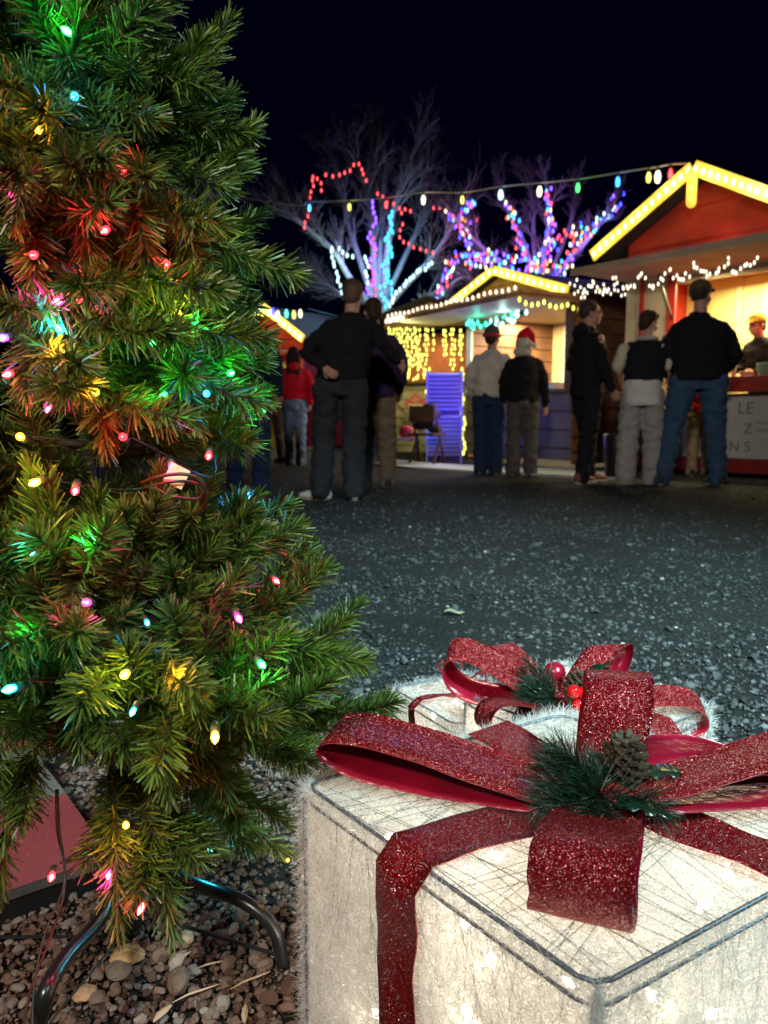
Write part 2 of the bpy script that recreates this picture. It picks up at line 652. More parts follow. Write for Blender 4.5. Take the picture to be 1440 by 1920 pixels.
rock('round_stone', 335, 1850, 0.0165, 0.85, (0.13, 0.085, 0.06), 'round dark brown stone lying alone on the gravel', 1)
rock('flat_stone', 240, 1797, 0.021, 0.38, (0.42, 0.29, 0.14), 'yellowish flat stone right under the black trunk sleeve', 2)
rock('flat_stone', 222, 1822, 0.019, 0.3, (0.17, 0.14, 0.11), 'grey brown flat stone just in front of the yellowish one', 3)
rock('stone', 158, 1868, 0.014, 0.5, (0.40, 0.25, 0.15), 'small orange tan stone between the two front cables', 4)
rock('stone', 352, 1762, 0.010, 0.6, (0.38, 0.28, 0.19), 'small tan stone behind the black stand rod', 5)
for i, (u, v, L_, a, lab) in enumerate([(470, 1838, .05, .5, 'long straw splinter right of the round dark stone'), (395, 1808, .03, .3, 'pale straw splinter just behind the round dark stone'),
                                         (345, 1793, .02, .9, 'short straw splinter near the yellowish flat stone'), (368, 1862, .055, .45, 'pale straw splinter in front of the round dark stone'),
                                         (305, 1900, .026, 1.0, 'broad wood chip at the bottom edge of the gravel'), (460, 1900, .025, 1.7, 'upright wood chip left of the large gift box')]):
    p = PZ(u, v, 0.016)
    b = MB()
    d = Vector((math.cos(a), math.sin(a), 0.08)) * L_ / 2
    sdv = Vector((-math.sin(a), math.cos(a), 0)) * L_ * .05
    w_ = 0.0012 if i < 4 else 0.0035
    b.tube([p - d, p - d * .3 + sdv, p + d * .4 + sdv * .4, p + d], [w_ * .4, w_ * 1.1, w_, w_ * .3], 5)
    tag(b.build('wood_chip', M['pale_wood']), lab, 'wood chip', 'wood chips and straw on the gravel')


# ================================================================== GIFT BOXES
def tinsel_panel_mat():
    m, nt, p, out = new_mat('frosted_tinsel_cloth')
    N, L = nt.nodes, nt.links
    tc = N.new('ShaderNodeTexCoord')
    n = N.new('ShaderNodeTexNoise')
    n.inputs['Scale'].default_value = 75
    n.inputs['Detail'].default_value = 9
    n.inputs['Roughness'].default_value = 0.85
    L.new(tc.outputs['Object'], n.inputs['Vector'])
    r = N.new('ShaderNodeValToRGB')
    r.color_ramp.elements[0].position = 0.38
    r.color_ramp.elements[0].color = (0.85, 0.85, 0.85, 1)
    r.color_ramp.elements[1].position = 0.62
    r.color_ramp.elements[1].color = (0.45, 0.45, 0.45, 1)
    L.new(n.outputs['Fac'], r.inputs['Fac'])
    d = N.new('ShaderNodeBsdfDiffuse')
    d.inputs['Color'].default_value = (0.40, 0.40, 0.38, 1)
    t = N.new('ShaderNodeBsdfTranslucent')
    t.inputs['Color'].default_value = (0.88, 0.85, 0.80, 1)
    mx = N.new('ShaderNodeMixShader')
    mx.inputs['Fac'].default_value = 0.6
    L.new(d.outputs[0], mx.inputs[1])
    L.new(t.outputs[0], mx.inputs[2])
    tr = N.new('ShaderNodeBsdfTransparent')
    m2 = N.new('ShaderNodeMixShader')
    L.new(r.outputs['Color'], m2.inputs['Fac'])
    L.new(mx.outputs[0], m2.inputs[1])
    L.new(tr.outputs[0], m2.inputs[2])
    L.new(m2.outputs[0], out.inputs['Surface'])
    return m


M['tinsel_cloth'] = tinsel_panel_mat()


def strand_mat():
    m, nt, p, out = new_mat('tinsel_strand')
    N, L = nt.nodes, nt.links
    p.inputs['Base Color'].default_value = (0.74, 0.76, 0.77, 1)
    p.inputs['Roughness'].default_value = 0.12
    p.inputs['Specular IOR Level'].default_value = 1.0
    t = N.new('ShaderNodeBsdfTranslucent')
    t.inputs['Color'].default_value = (0.85, 0.82, 0.74, 1)
    mx = N.new('ShaderNodeMixShader')
    mx.inputs['Fac'].default_value = 0.5
    L.new(p.outputs[0], mx.inputs[1])
    L.new(t.outputs[0], mx.inputs[2])
    L.new(mx.outputs[0], out.inputs['Surface'])
    return m


M['strand'] = strand_mat()
M['wire_frame'] = mat('galvanised_frame', (0.12, 0.14, 0.17), 0.45, 0.5, bump=0.15, bscale=120)
M['thread'] = mat('mesh_thread', (0.11, 0.11, 0.11), 0.6)
M['warm_bulb'] = glow('warm_white_bulb', (1.0, 0.80, 0.45), (1, 0.93, 0.75), 26.0)


def glitter_mat(name, base, flake, scale):
    m, nt, p, out = new_mat(name)
    N, L = nt.nodes, nt.links
    tc = N.new('ShaderNodeTexCoord')
    vo = N.new('ShaderNodeTexVoronoi')
    vo.inputs['Scale'].default_value = scale
    L.new(tc.outputs['Object'], vo.inputs['Vector'])
    sep = N.new('ShaderNodeSeparateColor')
    L.new(vo.outputs['Color'], sep.inputs[0])
    r = N.new('ShaderNodeValToRGB')
    r.color_ramp.interpolation = 'LINEAR'
    e = r.color_ramp.elements
    e[0].position, e[0].color = 0.0, (*[c * 0.45 for c in base], 1)
    e[1].position, e[1].color = 1.0, (*flake, 1)
    a = e.new(0.6)
    a.color = (*base, 1)
    a = e.new(0.90)
    a.color = (*[c * 1.6 for c in base], 1)
    a = e.new(0.96)
    a.color = (*[x * 0.7 for x in flake], 1)
    L.new(sep.outputs[0], r.inputs['Fac'])
    L.new(r.outputs['Color'], p.inputs['Base Color'])
    # each flake faces its own way
    mp = N.new('ShaderNodeVectorMath')
    mp.operation = 'SUBTRACT'
    L.new(vo.outputs['Color'], mp.inputs[0])
    mp.inputs[1].default_value = (0.5, 0.5, 0.5)
    sc = N.new('ShaderNodeVectorMath')
    sc.operation = 'SCALE'
    sc.inputs['Scale'].default_value = 1.5
    L.new(mp.outputs[0], sc.inputs[0])
    geo = N.new('ShaderNodeNewGeometry')
    ad = N.new('ShaderNodeVectorMath')
    ad.operation = 'ADD'
    L.new(geo.outputs['Normal'], ad.inputs[0])
    L.new(sc.outputs[0], ad.inputs[1])
    nm = N.new('ShaderNodeVectorMath')
    nm.operation = 'NORMALIZE'
    L.new(ad.outputs[0], nm.inputs[0])
    L.new(nm.outputs[0], p.inputs['Normal'])
    p.inputs['Metallic'].default_value = 0.35
    p.inputs['Roughness'].default_value = 0.25
    tl = N.new('ShaderNodeBsdfTranslucent')
    tl.inputs['Color'].default_value = (0.75, 0.01, 0.01, 1)
    mx = N.new('ShaderNodeMixShader')
    mx.inputs['Fac'].default_value = 0.30
    L.new(p.outputs[0], mx.inputs[1])
    L.new(tl.outputs[0], mx.inputs[2])
    L.new(mx.outputs[0], out.inputs['Surface'])
    return m


M['glitter'] = glitter_mat('red_glitter', (0.25, 0.003, 0.008), (1.0, 0.50, 0.48), 1400)
M['satin'] = mat('red_satin_backing', (0.22, 0.004, 0.018), 0.22, 0.2, 0.6, var=0.3, vscale=18, bump=0.12, bscale=90)
M['ribbon_edge'] = mat('ribbon_edge', (0.30, 0.01, 0.012), 0.5)


def ribbon(name, path, widths, half, parent, th=0.0008, flip=False, wob=0.0):
    """double faced ribbon: glitter outside, satin inside; path centre points, widths = unit width vectors"""
    n = len(path)
    P = [Vector(p) for p in path]
    vs = []
    NS = 4
    for i in range(n):
        t = (P[min(i + 1, n - 1)] - P[max(i - 1, 0)]).normalized()
        w = Vector(widths[i] if isinstance(widths, list) else widths).normalized()
        nr = t.cross(w).normalized()
        if flip:
            nr = -nr
        for s in (1, -1):
            for j in range(NS + 1):
                q = -1 + 2 * j / NS
                ww = half * (1 + wob * noise.noise(Vector((i * 0.3, q * 2, 5.0 * parent.location.x))))
                rip = 0.0015 * wob * 6 * noise.noise(Vector((i * 0.35, q * 3, 2.0)))
                vs.append(P[i] + w * ww * q + nr * (s * th / 2 + rip))
    k = 2 * (NS + 1)
    fs, mi = [], []
    for i in range(n - 1):
        for j in range(NS):
            a = i * k + j
            f = (a, a + 1, a + k + 1, a + k)
            fs.append(f)
            mi.append(0)
            b = i * k + NS + 1 + j
            fs.append((b, b + k, b + k + 1, b + 1))
            mi.append(1)
        for (a, b) in ((i * k, i * k + NS + 1), (i * k + NS, i * k + 2 * NS + 1)):
            fs.append((a, a + k, b + k, b))
            mi.append(2)
    B = MB()
    B.v = [tuple(v) for v in vs]
    B.f = fs
    B.m = mi
    return B.build(name, [M['glitter'], M['satin'], M['ribbon_edge']], parent, smooth=True)


def loop_path(C, D, L_, h, lift, n=30, power=1.0, droop=0.0):
    """teardrop loop leaving C along unit D; returns points"""
    C, D = Vector(C), Vector(D).normalized()
    up = Vector((0, 0, 1))
    out = []
    for i in range(n + 1):
        t = i / n
        r = L_ * math.sin(PI * t) ** power
        z = h / 2 * math.sin(2 * PI * t) + lift * math.sin(PI * t) - droop * (r / L_) ** 3
        out.append(C + D * r + up * z)
    return out


def strands(n, faces, ln, parent, name='tinsel', out_frac=0.22, width=0.0005):
    """faces: list of (origin, eu, ev, normal, weight); many fine curved strands lying on and sticking out"""
    ws = np.array([f[4] for f in faces])
    ws = ws / ws.sum()
    allV, allF = [], []
    base = 0
    for (o, eu, ev, nr, _), w in zip(faces, ws):
        k = int(n * w)
        a, b = rng.uniform(0, 1, k), rng.uniform(0, 1, k)
        P = np.array(o)[None] + a[:, None] * np.array(eu)[None] + b[:, None] * np.array(ev)[None] + np.array(nr)[None] * rng.uniform(-0.002, 0.003, k)[:, None]
        U = np.array(eu) / np.linalg.norm(eu)
        W = np.array(ev) / np.linalg.norm(ev)
        Nn = np.array(nr)
        th = rng.uniform(0, 2 * PI, k)
        el = np.abs(rng.normal(0, out_frac, k))
        D = (np.cos(th)[:, None] * U + np.sin(th)[:, None] * W) * np.cos(el)[:, None] + Nn * np.sin(el)[:, None]
        L_ = rng.uniform(0.4, 1.35, k) * ln
        curl = rng.normal(0, 0.55, (k, 3))
        p1 = P + D * (L_ * 0.36)[:, None]
        D2 = D + curl
        D2 /= np.linalg.norm(D2, axis=1, keepdims=True)
        p2 = p1 + D2 * (L_ * 0.34)[:, None]
        D3 = D2 + curl * 0.9 + rng.normal(0, 0.35, (k, 3))
        D3 /= np.linalg.norm(D3, axis=1, keepdims=True)
        p3 = p2 + D3 * (L_ * 0.30)[:, None]
        side = np.cross(D, rng.normal(size=(k, 3)))
        side /= np.linalg.norm(side, axis=1, keepdims=True)
        side *= width / 2
        V = np.stack([P - side, P + side, p1 - side, p1 + side, p2 - side * .8, p2 + side * .8, p3 - side * .4, p3 + side * .4], 1).reshape(-1, 3)
        q = np.arange(k) * 8 + base
        F = np.concatenate([np.stack([q, q + 1, q + 3, q + 2], 1), np.stack([q + 2, q + 3, q + 5, q + 4], 1), np.stack([q + 4, q + 5, q + 7, q + 6], 1)])
        allV.append(V)
        allF.append(F)
        base += k * 8
    return np_mesh(name, np.concatenate(allV), np.concatenate(allF), M['strand'], parent)


def gift_box(label, N_, e, nn, Le, Ln, zt, z0, bulbs, nstr, threads, seed, frame_r=0.0022, power=0.42):
    """N_ near top corner (x,y); e and nn unit directions of the two sides that leave it"""
    th = thing('gift_box', label, 'gift decoration', (N_[0], N_[1], 0), 0, 'lit tinsel gift boxes beside the tree')
    e = Vector((e[0], e[1], 0)).normalized()
    nn = Vector((nn[0], nn[1], 0)).normalized()
    up = Vector((0, 0, 1))
    O = Vector((0, 0, 0))
    c0, c1, c2, c3 = O, O + e * Le, O + e * Le + nn * Ln, O + nn * Ln
    Z0, Z1 = up * z0, up * zt
    nl, nf = -nn, -e   # outward normal of the e side (facing left-front) is -nn ; of the nn side is -e
    faces = [(c0 + Z0, e * Le, up * (zt - z0), nl, 1.3), (c0 + Z0, nn * Ln, up * (zt - z0), nf, 1.1), (c0 + Z1, e * Le, nn * Ln, up, 1.3),
             (c3 + Z0, e * Le, up * (zt - z0), nn, 0.5), (c1 + Z0, nn * Ln, up * (zt - z0), e, 0.5)]
    for (o, eu, ev, nr, w) in faces:
        b = MB()
        G = 10
        gv = []
        for i in range(G + 1):
            for j in range(G + 1):
                a_, b_ = i / G, j / G
                sag = -0.004 * math.sin(PI * a_) * math.sin(PI * b_) * (1 + noise.noise(Vector((i * .7, j * .7, seed))))
                gv.append(o + eu * a_ + ev * b_ + nr * sag)
        gf = [(i * (G + 1) + j, i * (G + 1) + j + 1, (i + 1) * (G + 1) + j + 1, (i + 1) * (G + 1) + j) for i in range(G) for j in range(G)]
        b.add(gv, gf)
        b.build('side_panel', M['tinsel_cloth'], th, smooth=True)
    strands(nstr, [(tuple(o), tuple(eu), tuple(ev), tuple(nr), w) for (o, eu, ev, nr, w) in faces], 0.017, th, 'tinsel')
    # denser fuzz along the edges that are hidden from the lid frame
    ed = []
    for (a, b_) in ((c1 + Z0, c1 + Z1), (c1 + Z1, c2 + Z1), (c2 + Z1, c3 + Z1), (c3 + Z0, c3 + Z1), (c0 + Z0, c0 + Z1)):
        ed.append((tuple(a), tuple(b_ - a), tuple(Vector((0.004, 0.004, 0.004))), tuple(((a + b_) / 2 - (c0 + c2) / 2 - up * (zt + z0) / 2).normalized()), 1))
    strands(int(nstr * 0.16), ed, 0.016, th, 'tinsel_fringe', out_frac=0.75)
    # frame
    fr = MB()
    r = frame_r
    def rounded(zz, rr, off):
        cc = [c0, c1, c2, c3]
        pts = []
        cen = (c0 + c2) / 2
        for i in range(4):
            a, b_, c = cc[i - 1], cc[i], cc[(i + 1) % 4]
            b2 = b_ + (b_ - cen).normalized() * off
            q = 0.016
            pts += [b2 + (a - b_).normalized() * q, b2 + (a - b_).normalized() * q * .3 + (c - b_).normalized() * q * .3 * 1, b2 + (c - b_).normalized() * q]
        pts.append(pts[0])
        fr.tube([p + up * zz for p in pts], rr, 8)
    rounded(zt + 0.004, r, 0.001)
    rounded(zt - 0.012, r * 0.85, 0.003)
    for c in (c0, c1, c2, c3):
        inn = ((c0 + c2) / 2 - c).normalized() * 0.004
        fr.tube([c + inn * -0.5 + up * (zt - 0.01), c + inn * -0.5 + Z0], r * 1.3, 8)
    rounded(z0 + 0.004, r, 0.0)
    fr.build('wire_frame', M['wire_frame'], th, smooth=True)
    # sewing threads wrapped over the frame
    tb = MB()
    rr_ = random.Random(seed)
    for i in range(threads):
        if rr_.random() < 0.6:
            a, d1 = (c0, e * Le) if rr_.random() < .5 else (c0, nn * Ln)
            t1 = rr_.random()
            t2 = min(1, max(0, t1 + rr_.uniform(-.35, .35)))
            other = nn * Ln if d1 == e * Le else e * Le
            p = a + d1 * t1 + up * (zt + 0.003)
            q = a + other + d1 * t2 + up * (zt + 0.003)
            if i % 3:
                q = p + other * rr_.uniform(.5, 1) + (q - p - other)
            mpt = (p + q) / 2 + up * 0.007
            tb.tube([p, mpt, q], 0.00034, 4, cap=False)
            if i % 3 == 0:
                tb.tube([p, a + d1 * (t1 + rr_.uniform(-.15, .15)) - other.normalized() * 0.003 + up * (zt - 0.12)], 0.00018, 4, cap=False)
        else:
            a, d1, dn = (c0, e * Le, nn) if rr_.random() < .6 else (c0, nn * Ln, e)
            t1 = rr_.random()
            tb.tube([a + d1 * t1 + up * (zt - .01) - dn * 0.003, a + d1 * min(1, max(0, t1 + rr_.uniform(-.2, .2))) + up * (zt - rr_.uniform(.08, .2)) - dn * 0.003], 0.0002, 4, cap=False)
    tb.build('mesh_thread', M['thread'], th)
    # bulbs inside
    for (a, b_, z, en) in bulbs:
        p = c0 + e * Le * a + nn * Ln * b_ + up * z
        bb = MB()
        d = Vector((rr_.uniform(-1, 1), rr_.uniform(-1, 1), rr_.uniform(-.3, 1))).normalized()
        bb.limb([p - d * 0.004, p, p + d * 0.004], [0.0034, 0.0046, 0.0024], 10)
        bb.build('bulb', M['warm_bulb'], th, smooth=True)
        lamp('bulb_light', 'POINT', p, en * power, (1.0, 0.89, 0.73), 0.008, parent=th)
    return th, (c0, c1, c2, c3, e, nn)


# --- large box
ZL = 0.30
Nc = PZ(1115, 1862, ZL)
Tc = PZ(575, 1478, ZL)
ev = (Tc - Nc)
LeL = ev.length
ev.normalize()
gv_ = (PZ(1440, 1722, ZL) - Nc).normalized()
perp = Vector((-ev.y, ev.x, 0))
if perp.x < 0:
    perp = -perp
nv_ = (perp * 0.45 + gv_ * 0.55).normalized()
LnL = 0.36
bl = []
rb = random.Random(5)
for (a, b_, z, en) in [(.78, .12, .27, .5), (.40, .05, .265, 1.1), (.30, .24, .28, .9), (.74, .05, .10, .5), (.035, .66, .235, 1.3), (.04, .22, .255, .8), (.035, .42, .21, 1.1), (.035, .85, .26, 1.2), (.035, .60, .17, 1.2), (.035, .12, .20, .8), (.35, .03, .19, .9), (.30, .035, .255, 1.1),
                       (.45, .62, .265, .8), (.75, .6, .26, .7), (.25, .8, .25, .8), (.5, .5, .12, 1.2), (.2, .08, .10, 1.0), (.1, .12, .2, .9), (.9, .9, .2, .5), (.55, .28, .272, .5), (.12, .5, .277, .8), (.38, .04, .19, .8)]:
    bl.append((a, b_, z, en * (2.3 if (a < .06 or (b_ < .08 and z < .27)) else .5)))
GB, (c0, c1, c2, c3, eL, nL) = gift_box('large glowing white tinsel box with wide red glitter ribbon and pinecone bow, in front', (Nc.x, Nc.y), ev, nv_, LeL, LnL, ZL, 0.02, bl, 120000, 100, 3, 0.0019, power=0.42)
up = Vector((0, 0, 1))
cen = eL * LeL * 0.5 + nL * LnL * 0.5
HW = 0.031


def strap(name, parent, a, b_, zt, z0, down, nn_, ee_, half, seed, push=0.004):
    """ribbon laid over the top from a to b_, then hanging down the side at a"""
    pts, ws = [], []
    wv = (b_ - a).cross(up).normalized()
    k = 22
    for i in range(k + 1):
        t = i / k
        z = zt + 0.013 + 0.004 * math.sin(PI * t * 3 + seed) * math.sin(PI * t)
        p = a.lerp(b_, t) + wv * 0.010 * math.sin(t * 5 + seed) * min(1, t * 3)
        pts.append(p + up * z)
        ws.append(wv)
    out = (a - b_).normalized()
    dn = []
    kk = 16
    for i in range(1, kk + 1):
        t = i / kk
        p = a + out * (0.015 + 0.003 * math.sin(t * 9 + seed)) + wv * 0.016 * math.sin(t * 7.5 + seed * 2) * t
        dn.append(p + up * (zt + 0.010 - t * (zt - z0)))
    pts = list(reversed(dn)) + pts
    ws = [wv] * len(pts)
    return ribbon(name, pts, ws, half, parent, wob=0.22, flip=True)


mid_e = eL * LeL * 0.53
mid_n = nL * LnL * 0.64
strap('ribbon', GB, mid_e - nL * 0.0, mid_e + nL * LnL, ZL, 0.03, True, nL, eL, HW, 1.0)
strap('ribbon', GB, mid_n + Vector((0, 0, 0)), mid_n + eL * LeL, ZL, 0.03, True, nL, eL, HW, 2.6)


def L2(pt):
    """world point -> large box local"""
    return Vector(pt) - Vector((Nc.x, Nc.y, 0))


CB = L2(PZ(1130, 1503, 0.325))
up3 = Vector((0, 0, 1))
# left long loop
tipA = L2(PZ(616, 1402, 0.332))
dA = (tipA - CB)
LA = Vector((dA.x, dA.y, 0)).length
wA = Vector((dA.y, -dA.x, 0)).normalized()
pA = loop_path(CB, (dA.x, dA.y, 0), LA, 0.036, 0.020, 40, 0.75)
ribbon('bow_loop', pA, [(wA + up3 * 0.16).normalized()] * len(pA), 0.031, GB, flip=True, wob=.10)
# front loop toward the camera
tipB = L2(PZ(1085, 1722, 0.318))
dB = tipB - CB
LB = Vector((dB.x, dB.y, 0)).length
pB = loop_path(CB + up3 * 0.004, (dB.x, dB.y, 0), LB, 0.062, 0.006, 36, 0.55)
wB = Vector((dB.y, -dB.x, 0)).normalized()
ribbon('bow_loop', pB, [wB] * len(pB), 0.038, GB, flip=True, wob=.08)
# standing loop at the back
ptop = L2(PY(1160, 1262, 0.79))
b0 = CB + Vector((0.02, 0.05, -0.005))
pC = []
for i in range(31):
    t = i / 30
    s = math.sin(PI * t) ** 0.6
    pC.append(b0 + (ptop - b0) * s + Vector((0.10, 0.5, 0)).normalized() * (-0.028 * math.sin(2 * PI * t)) * 1.0)
ribbon('bow_loop', pC, [Vector((1, -0.12, -0.02)).normalized()] * len(pC), 0.034, GB, flip=True, wob=.08)
# right loop leaving the frame
dD = Vector((0.9, 0.16, 0)).normalized()
pD = loop_path(CB + Vector((0.0, 0.0, 0.002)), dD, 0.30, 0.050, 0.028, 36, 0.8)
wD = Vector((-dD.y, dD.x, 0))
ribbon('bow_loop', pD, [(wD - up3 * 0.0).normalized()] * len(pD), 0.030, GB, flip=False, wob=.10)
# a tail of ribbon lying to the back right
tE = [CB + Vector((0.02, 0.06, -0.005)), CB + Vector((0.08, 0.10, 0.006)), CB + Vector((0.15, 0.115, 0.0)), CB + Vector((0.22, 0.10, -0.02)), CB + Vector((0.28, 0.10, -0.03))]
pE = spline(tE, 6)
ribbon('ribbon_tail', pE, [Vector((-0.2, 1, 0.1)).normalized()] * len(pE), 0.026, GB, flip=True)

# bow decorations
needle_dark = shade_mat('bow_pine_needle', [(0, (0.004, 0.010, 0.006)), (0.6, (0.006, 0.022, 0.010)), (1, (0.014, 0.045, 0.018))], 0.45, 0.5)
M['cone_scale'] = mat('pinecone_scale', (0.045, 0.028, 0.016), 0.7, var=0.5, vscale=90, bump=0.3, bscale=300)
M['berry'] = mat('red_berry', (0.55, 0.006, 0.01), 0.12, 0, 0.7, coat=0.5)
M['holly'] = mat('holly_leaf', (0.006, 0.022, 0.012), 0.25, 0, 0.7, var=0.3, vscale=60)


def needles(V_, F_, S_, path, nlen, count, spread=0.9, width=0.0012, flat=1.0, base=0, lo=0.0, tipshort=True, blunt=0.45):
    """append needles along a polyline (numpy). returns new base"""
    P = np.array([tuple(p) for p in path])
    seg = np.linalg.norm(np.diff(P, axis=0), axis=1)
    cum = np.concatenate([[0], np.cumsum(seg)])
    s = rng.uniform(lo, 1, count) * cum[-1]
    idx = np.clip(np.searchsorted(cum, s) - 1, 0, len(seg) - 1)
    fr = (s - cum[idx]) / seg[idx]
    pos = P[idx] + (P[idx + 1] - P[idx]) * fr[:, None]
    T = (P[idx + 1] - P[idx]) / seg[idx][:, None]
    A_ = rng.normal(size=(count, 3))
    A_ -= T * (A_ * T).sum(1)[:, None]
    A_[:, 2] *= flat
    A_ /= np.linalg.norm(A_, axis=1, keepdims=True) + 1e-9
    ang = np.clip(rng.normal(spread, 0.16, count), 0.25, 1.5)
    tt = s / cum[-1]
    ang = ang * (1 - 0.55 * np.clip((tt - 0.82) / 0.18, 0, 1))
    D = T * np.cos(ang)[:, None] + A_ * np.sin(ang)[:, None]
    L_ = nlen * rng.uniform(0.75, 1.12, count)
    if tipshort:
        L_ *= 1 - 0.35 * np.clip((tt - 0.85) / 0.15, 0, 1)
    bend = rng.normal(0, 0.10, (count, 3))
    bend[:, 2] -= 0.05
    p1 = pos + D * (L_ * 0.55)[:, None]
    D2 = D + bend
    p2 = p1 + D2 * (L_ * 0.45)[:, None]
    side = np.cross(D, rng.normal(size=(count, 3)))
    side /= np.linalg.norm(side, axis=1, keepdims=True) + 1e-9
    side *= width / 2
    V = np.stack([pos - side, pos + side, p1 + side, p1 - side, p2 + side * blunt, p2 - side * blunt], 1).reshape(-1, 3)
    q = np.arange(count) * 6 + base
    F = np.concatenate([np.stack([q, q + 1, q + 2, q + 3], 1), np.stack([q + 3, q + 2, q + 4, q + 5], 1)])
    V_.append(V)
    F_.append(F)
    sh = rng.beta(2.2, 2.6, count)
    S_.append(np.repeat(sh, 6))
    return base + count * 6


def pinecone(parent, c, axis, L_, r, name='pinecone'):
    c, axis = Vector(c), Vector(axis).normalized()
    q = axis.to_track_quat('Z', 'Y').to_matrix()
    b = MB()
    b.ellipsoid(c, r * .62, r * .62, L_ * .47, mtx=q)
    n = 64
    for i in range(n):
        t = (i + .5) / n
        an = i * 2.39996
        z = -L_ / 2 + L_ * t
        rad = r * (0.25 + 0.75 * math.sin(PI * min(1, (t * 0.82 + 0.12))) ** 0.75)
        w = r * 0.46 * (1 - 0.45 * t)
        d = Vector((math.cos(an), math.sin(an), 0))
        tn = Vector((-d.y, d.x, 0))
        base_ = d * rad * 0.35 + Vector((0, 0, z - w * 0.2))
        tip = d * rad + Vector((0, 0, z + w * 0.65))
        midp = d * rad * 0.85 + Vector((0, 0, z + w * 0.15))
        th_ = r * .07
        upn = Vector((0, 0, th_))
        pts = [base_ - tn * w * .3, base_ + tn * w * .3, midp + tn * w * .62, tip + tn * w * .25, tip + d * th_ + Vector((0, 0, 0)), tip - tn * w * .25, midp - tn * w * .62]
        top = [q @ (p + upn) + c for p in pts]
        bot = [q @ (p - upn) + c for p in pts]
        k = len(pts)
        b.add(top + bot, [tuple(range(k)), tuple(reversed(range(k, 2 * k)))] + [(j, j + k, (j + 1) % k + k, (j + 1) % k) for j in range(k)])
    return b.build(name, M['cone_scale'], parent)


def holly(parent, c, d, L_, w, tilt=0.2, name='holly_leaf'):
    c, d = Vector(c), Vector(d).normalized()
    s = d.cross(Vector((0, 0, 1))).normalized()
    n_ = s.cross(d)
    b = MB()
    out = []
    K = 24
    for side in (1, -1):
        row = []
        for i in range(K + 1):
            t = i / K
            prof = math.sin(PI * t) ** 0.7
            spk = 0.55 + 0.45 * abs(math.cos(t * PI * 3.0)) ** 1.5
            row.append((t, side * w / 2 * prof * spk))
        out.append(row)
    mid = [c + d * L_ * i / K + n_ * (tilt * L_ * math.sin(PI * i / K) * .5) for i in range(K + 1)]
    vs = mid + [mid[i] + s * out[0][i][1] + n_ * 0.12 * abs(out[0][i][1]) * (1 + math.cos(i)) for i in range(K + 1)] + [mid[i] + s * out[1][i][1] + n_ * 0.12 * abs(out[1][i][1]) * (1 + math.cos(i)) for i in range(K + 1)]
    K1 = K + 1
    fs = [(i, i + 1, K1 + i + 1, K1 + i) for i in range(K)] + [(i + 1, i, 2 * K1 + i, 2 * K1 + i + 1) for i in range(K)]
    b.add(vs, fs)
    o = b.build(name, M['holly'], parent, smooth=True)
    sm = o.modifiers.new('thick', 'SOLIDIFY')
    sm.thickness = 0.0006
    return o


def greenery(parent, c, dirs, nlen, per=170, name='pine_sprig', L_=0.07):
    V_, F_, S_ = [], [], []
    base = 0
    for d in dirs:
        d = Vector(d).normalized()
        ll = L_ * random.uniform(.75, 1.15)
        pth = [Vector(c) + d * ll * t + Vector((0, 0, -0.02 * t * t + 0.012 * t)) for t in (0, .35, .7, 1)]
        base = needles(V_, F_, S_, pth, nlen, per, 0.75, 0.0008, base=base)
    return np_mesh(name, np.concatenate(V_), np.concatenate(F_), needle_dark, parent, col=np.concatenate(S_))


cP = L2(PY(1168, 1432, 0.70))
pinecone(GB, cP, (0.10, -0.10, 1), 0.054, 0.0225)
greenery(GB, CB + Vector((-0.005, -0.01, 0.012)), [(-1, .1, .25), (-1, -.5, .1), (-.6, .6, .5), (-.2, -1, .1), (-1, .4, .6), (.6, -.4, .1), (.2, .8, .4), (-.8, -.1, .0), (-.5, -.8, .15), (-.7, .3, .9)], 0.030, 210, L_=0.062)
holly(GB, CB + Vector((0.03, 0.02, 0.012)), (1, 0.05, 0.05), 0.06, 0.032)
holly(GB, CB + Vector((-0.0, 0.0, 0.018)), (-1, 0.25, 0.15), 0.065, 0.022)
holly(GB, CB + Vector((0.0, -0.03, 0.012)), (0.6, -0.3, 0.0), 0.05, 0.03)
kn = MB()
kn.ellipsoid(CB + Vector((0, 0, 0.003)), 0.03, 0.03, 0.014)
kn.build('bow_knot', M['ribbon_edge'], GB, smooth=True)

# --- medium box behind
ZM = 0.25
N2 = Vector((0.287, 0.945, 0))
e2 = Vector((-0.61, 0.79, 0)).normalized()
n2_ = Vector((0.79, 0.61, 0)).normalized()
bm_ = [(.2, .5, .2, 1), (.6, .3, .22, 1), (.5, .7, .2, 1), (.85, .85, .2, .6), (.9, .12, .2, 1.2), (.3, .88, .22, 1.0), (.1, .2, .15, 1)]
GM, (m0, m1, m2, m3, eM, nM) = gift_box('middle sized glowing tinsel box with red bow and berries, behind the large box', (N2.x, N2.y), e2, n2_, 0.26, 0.245, ZM, 0.02, bm_, 30000, 14, 8, 0.0018, power=0.36)
h2 = 0.026
strap('ribbon', GM, eM * 0.13, eM * 0.13 + nM * 0.245, ZM, 0.03, True, nM, eM, h2, 0.4)
strap('ribbon', GM, nM * 0.12, nM * 0.12 + eM * 0.26, ZM, 0.03, True, nM, eM, h2, 1.4)


def M2(p):
    return Vector(p) - N2


CM = M2(PY(1060, 1325, 1.10))


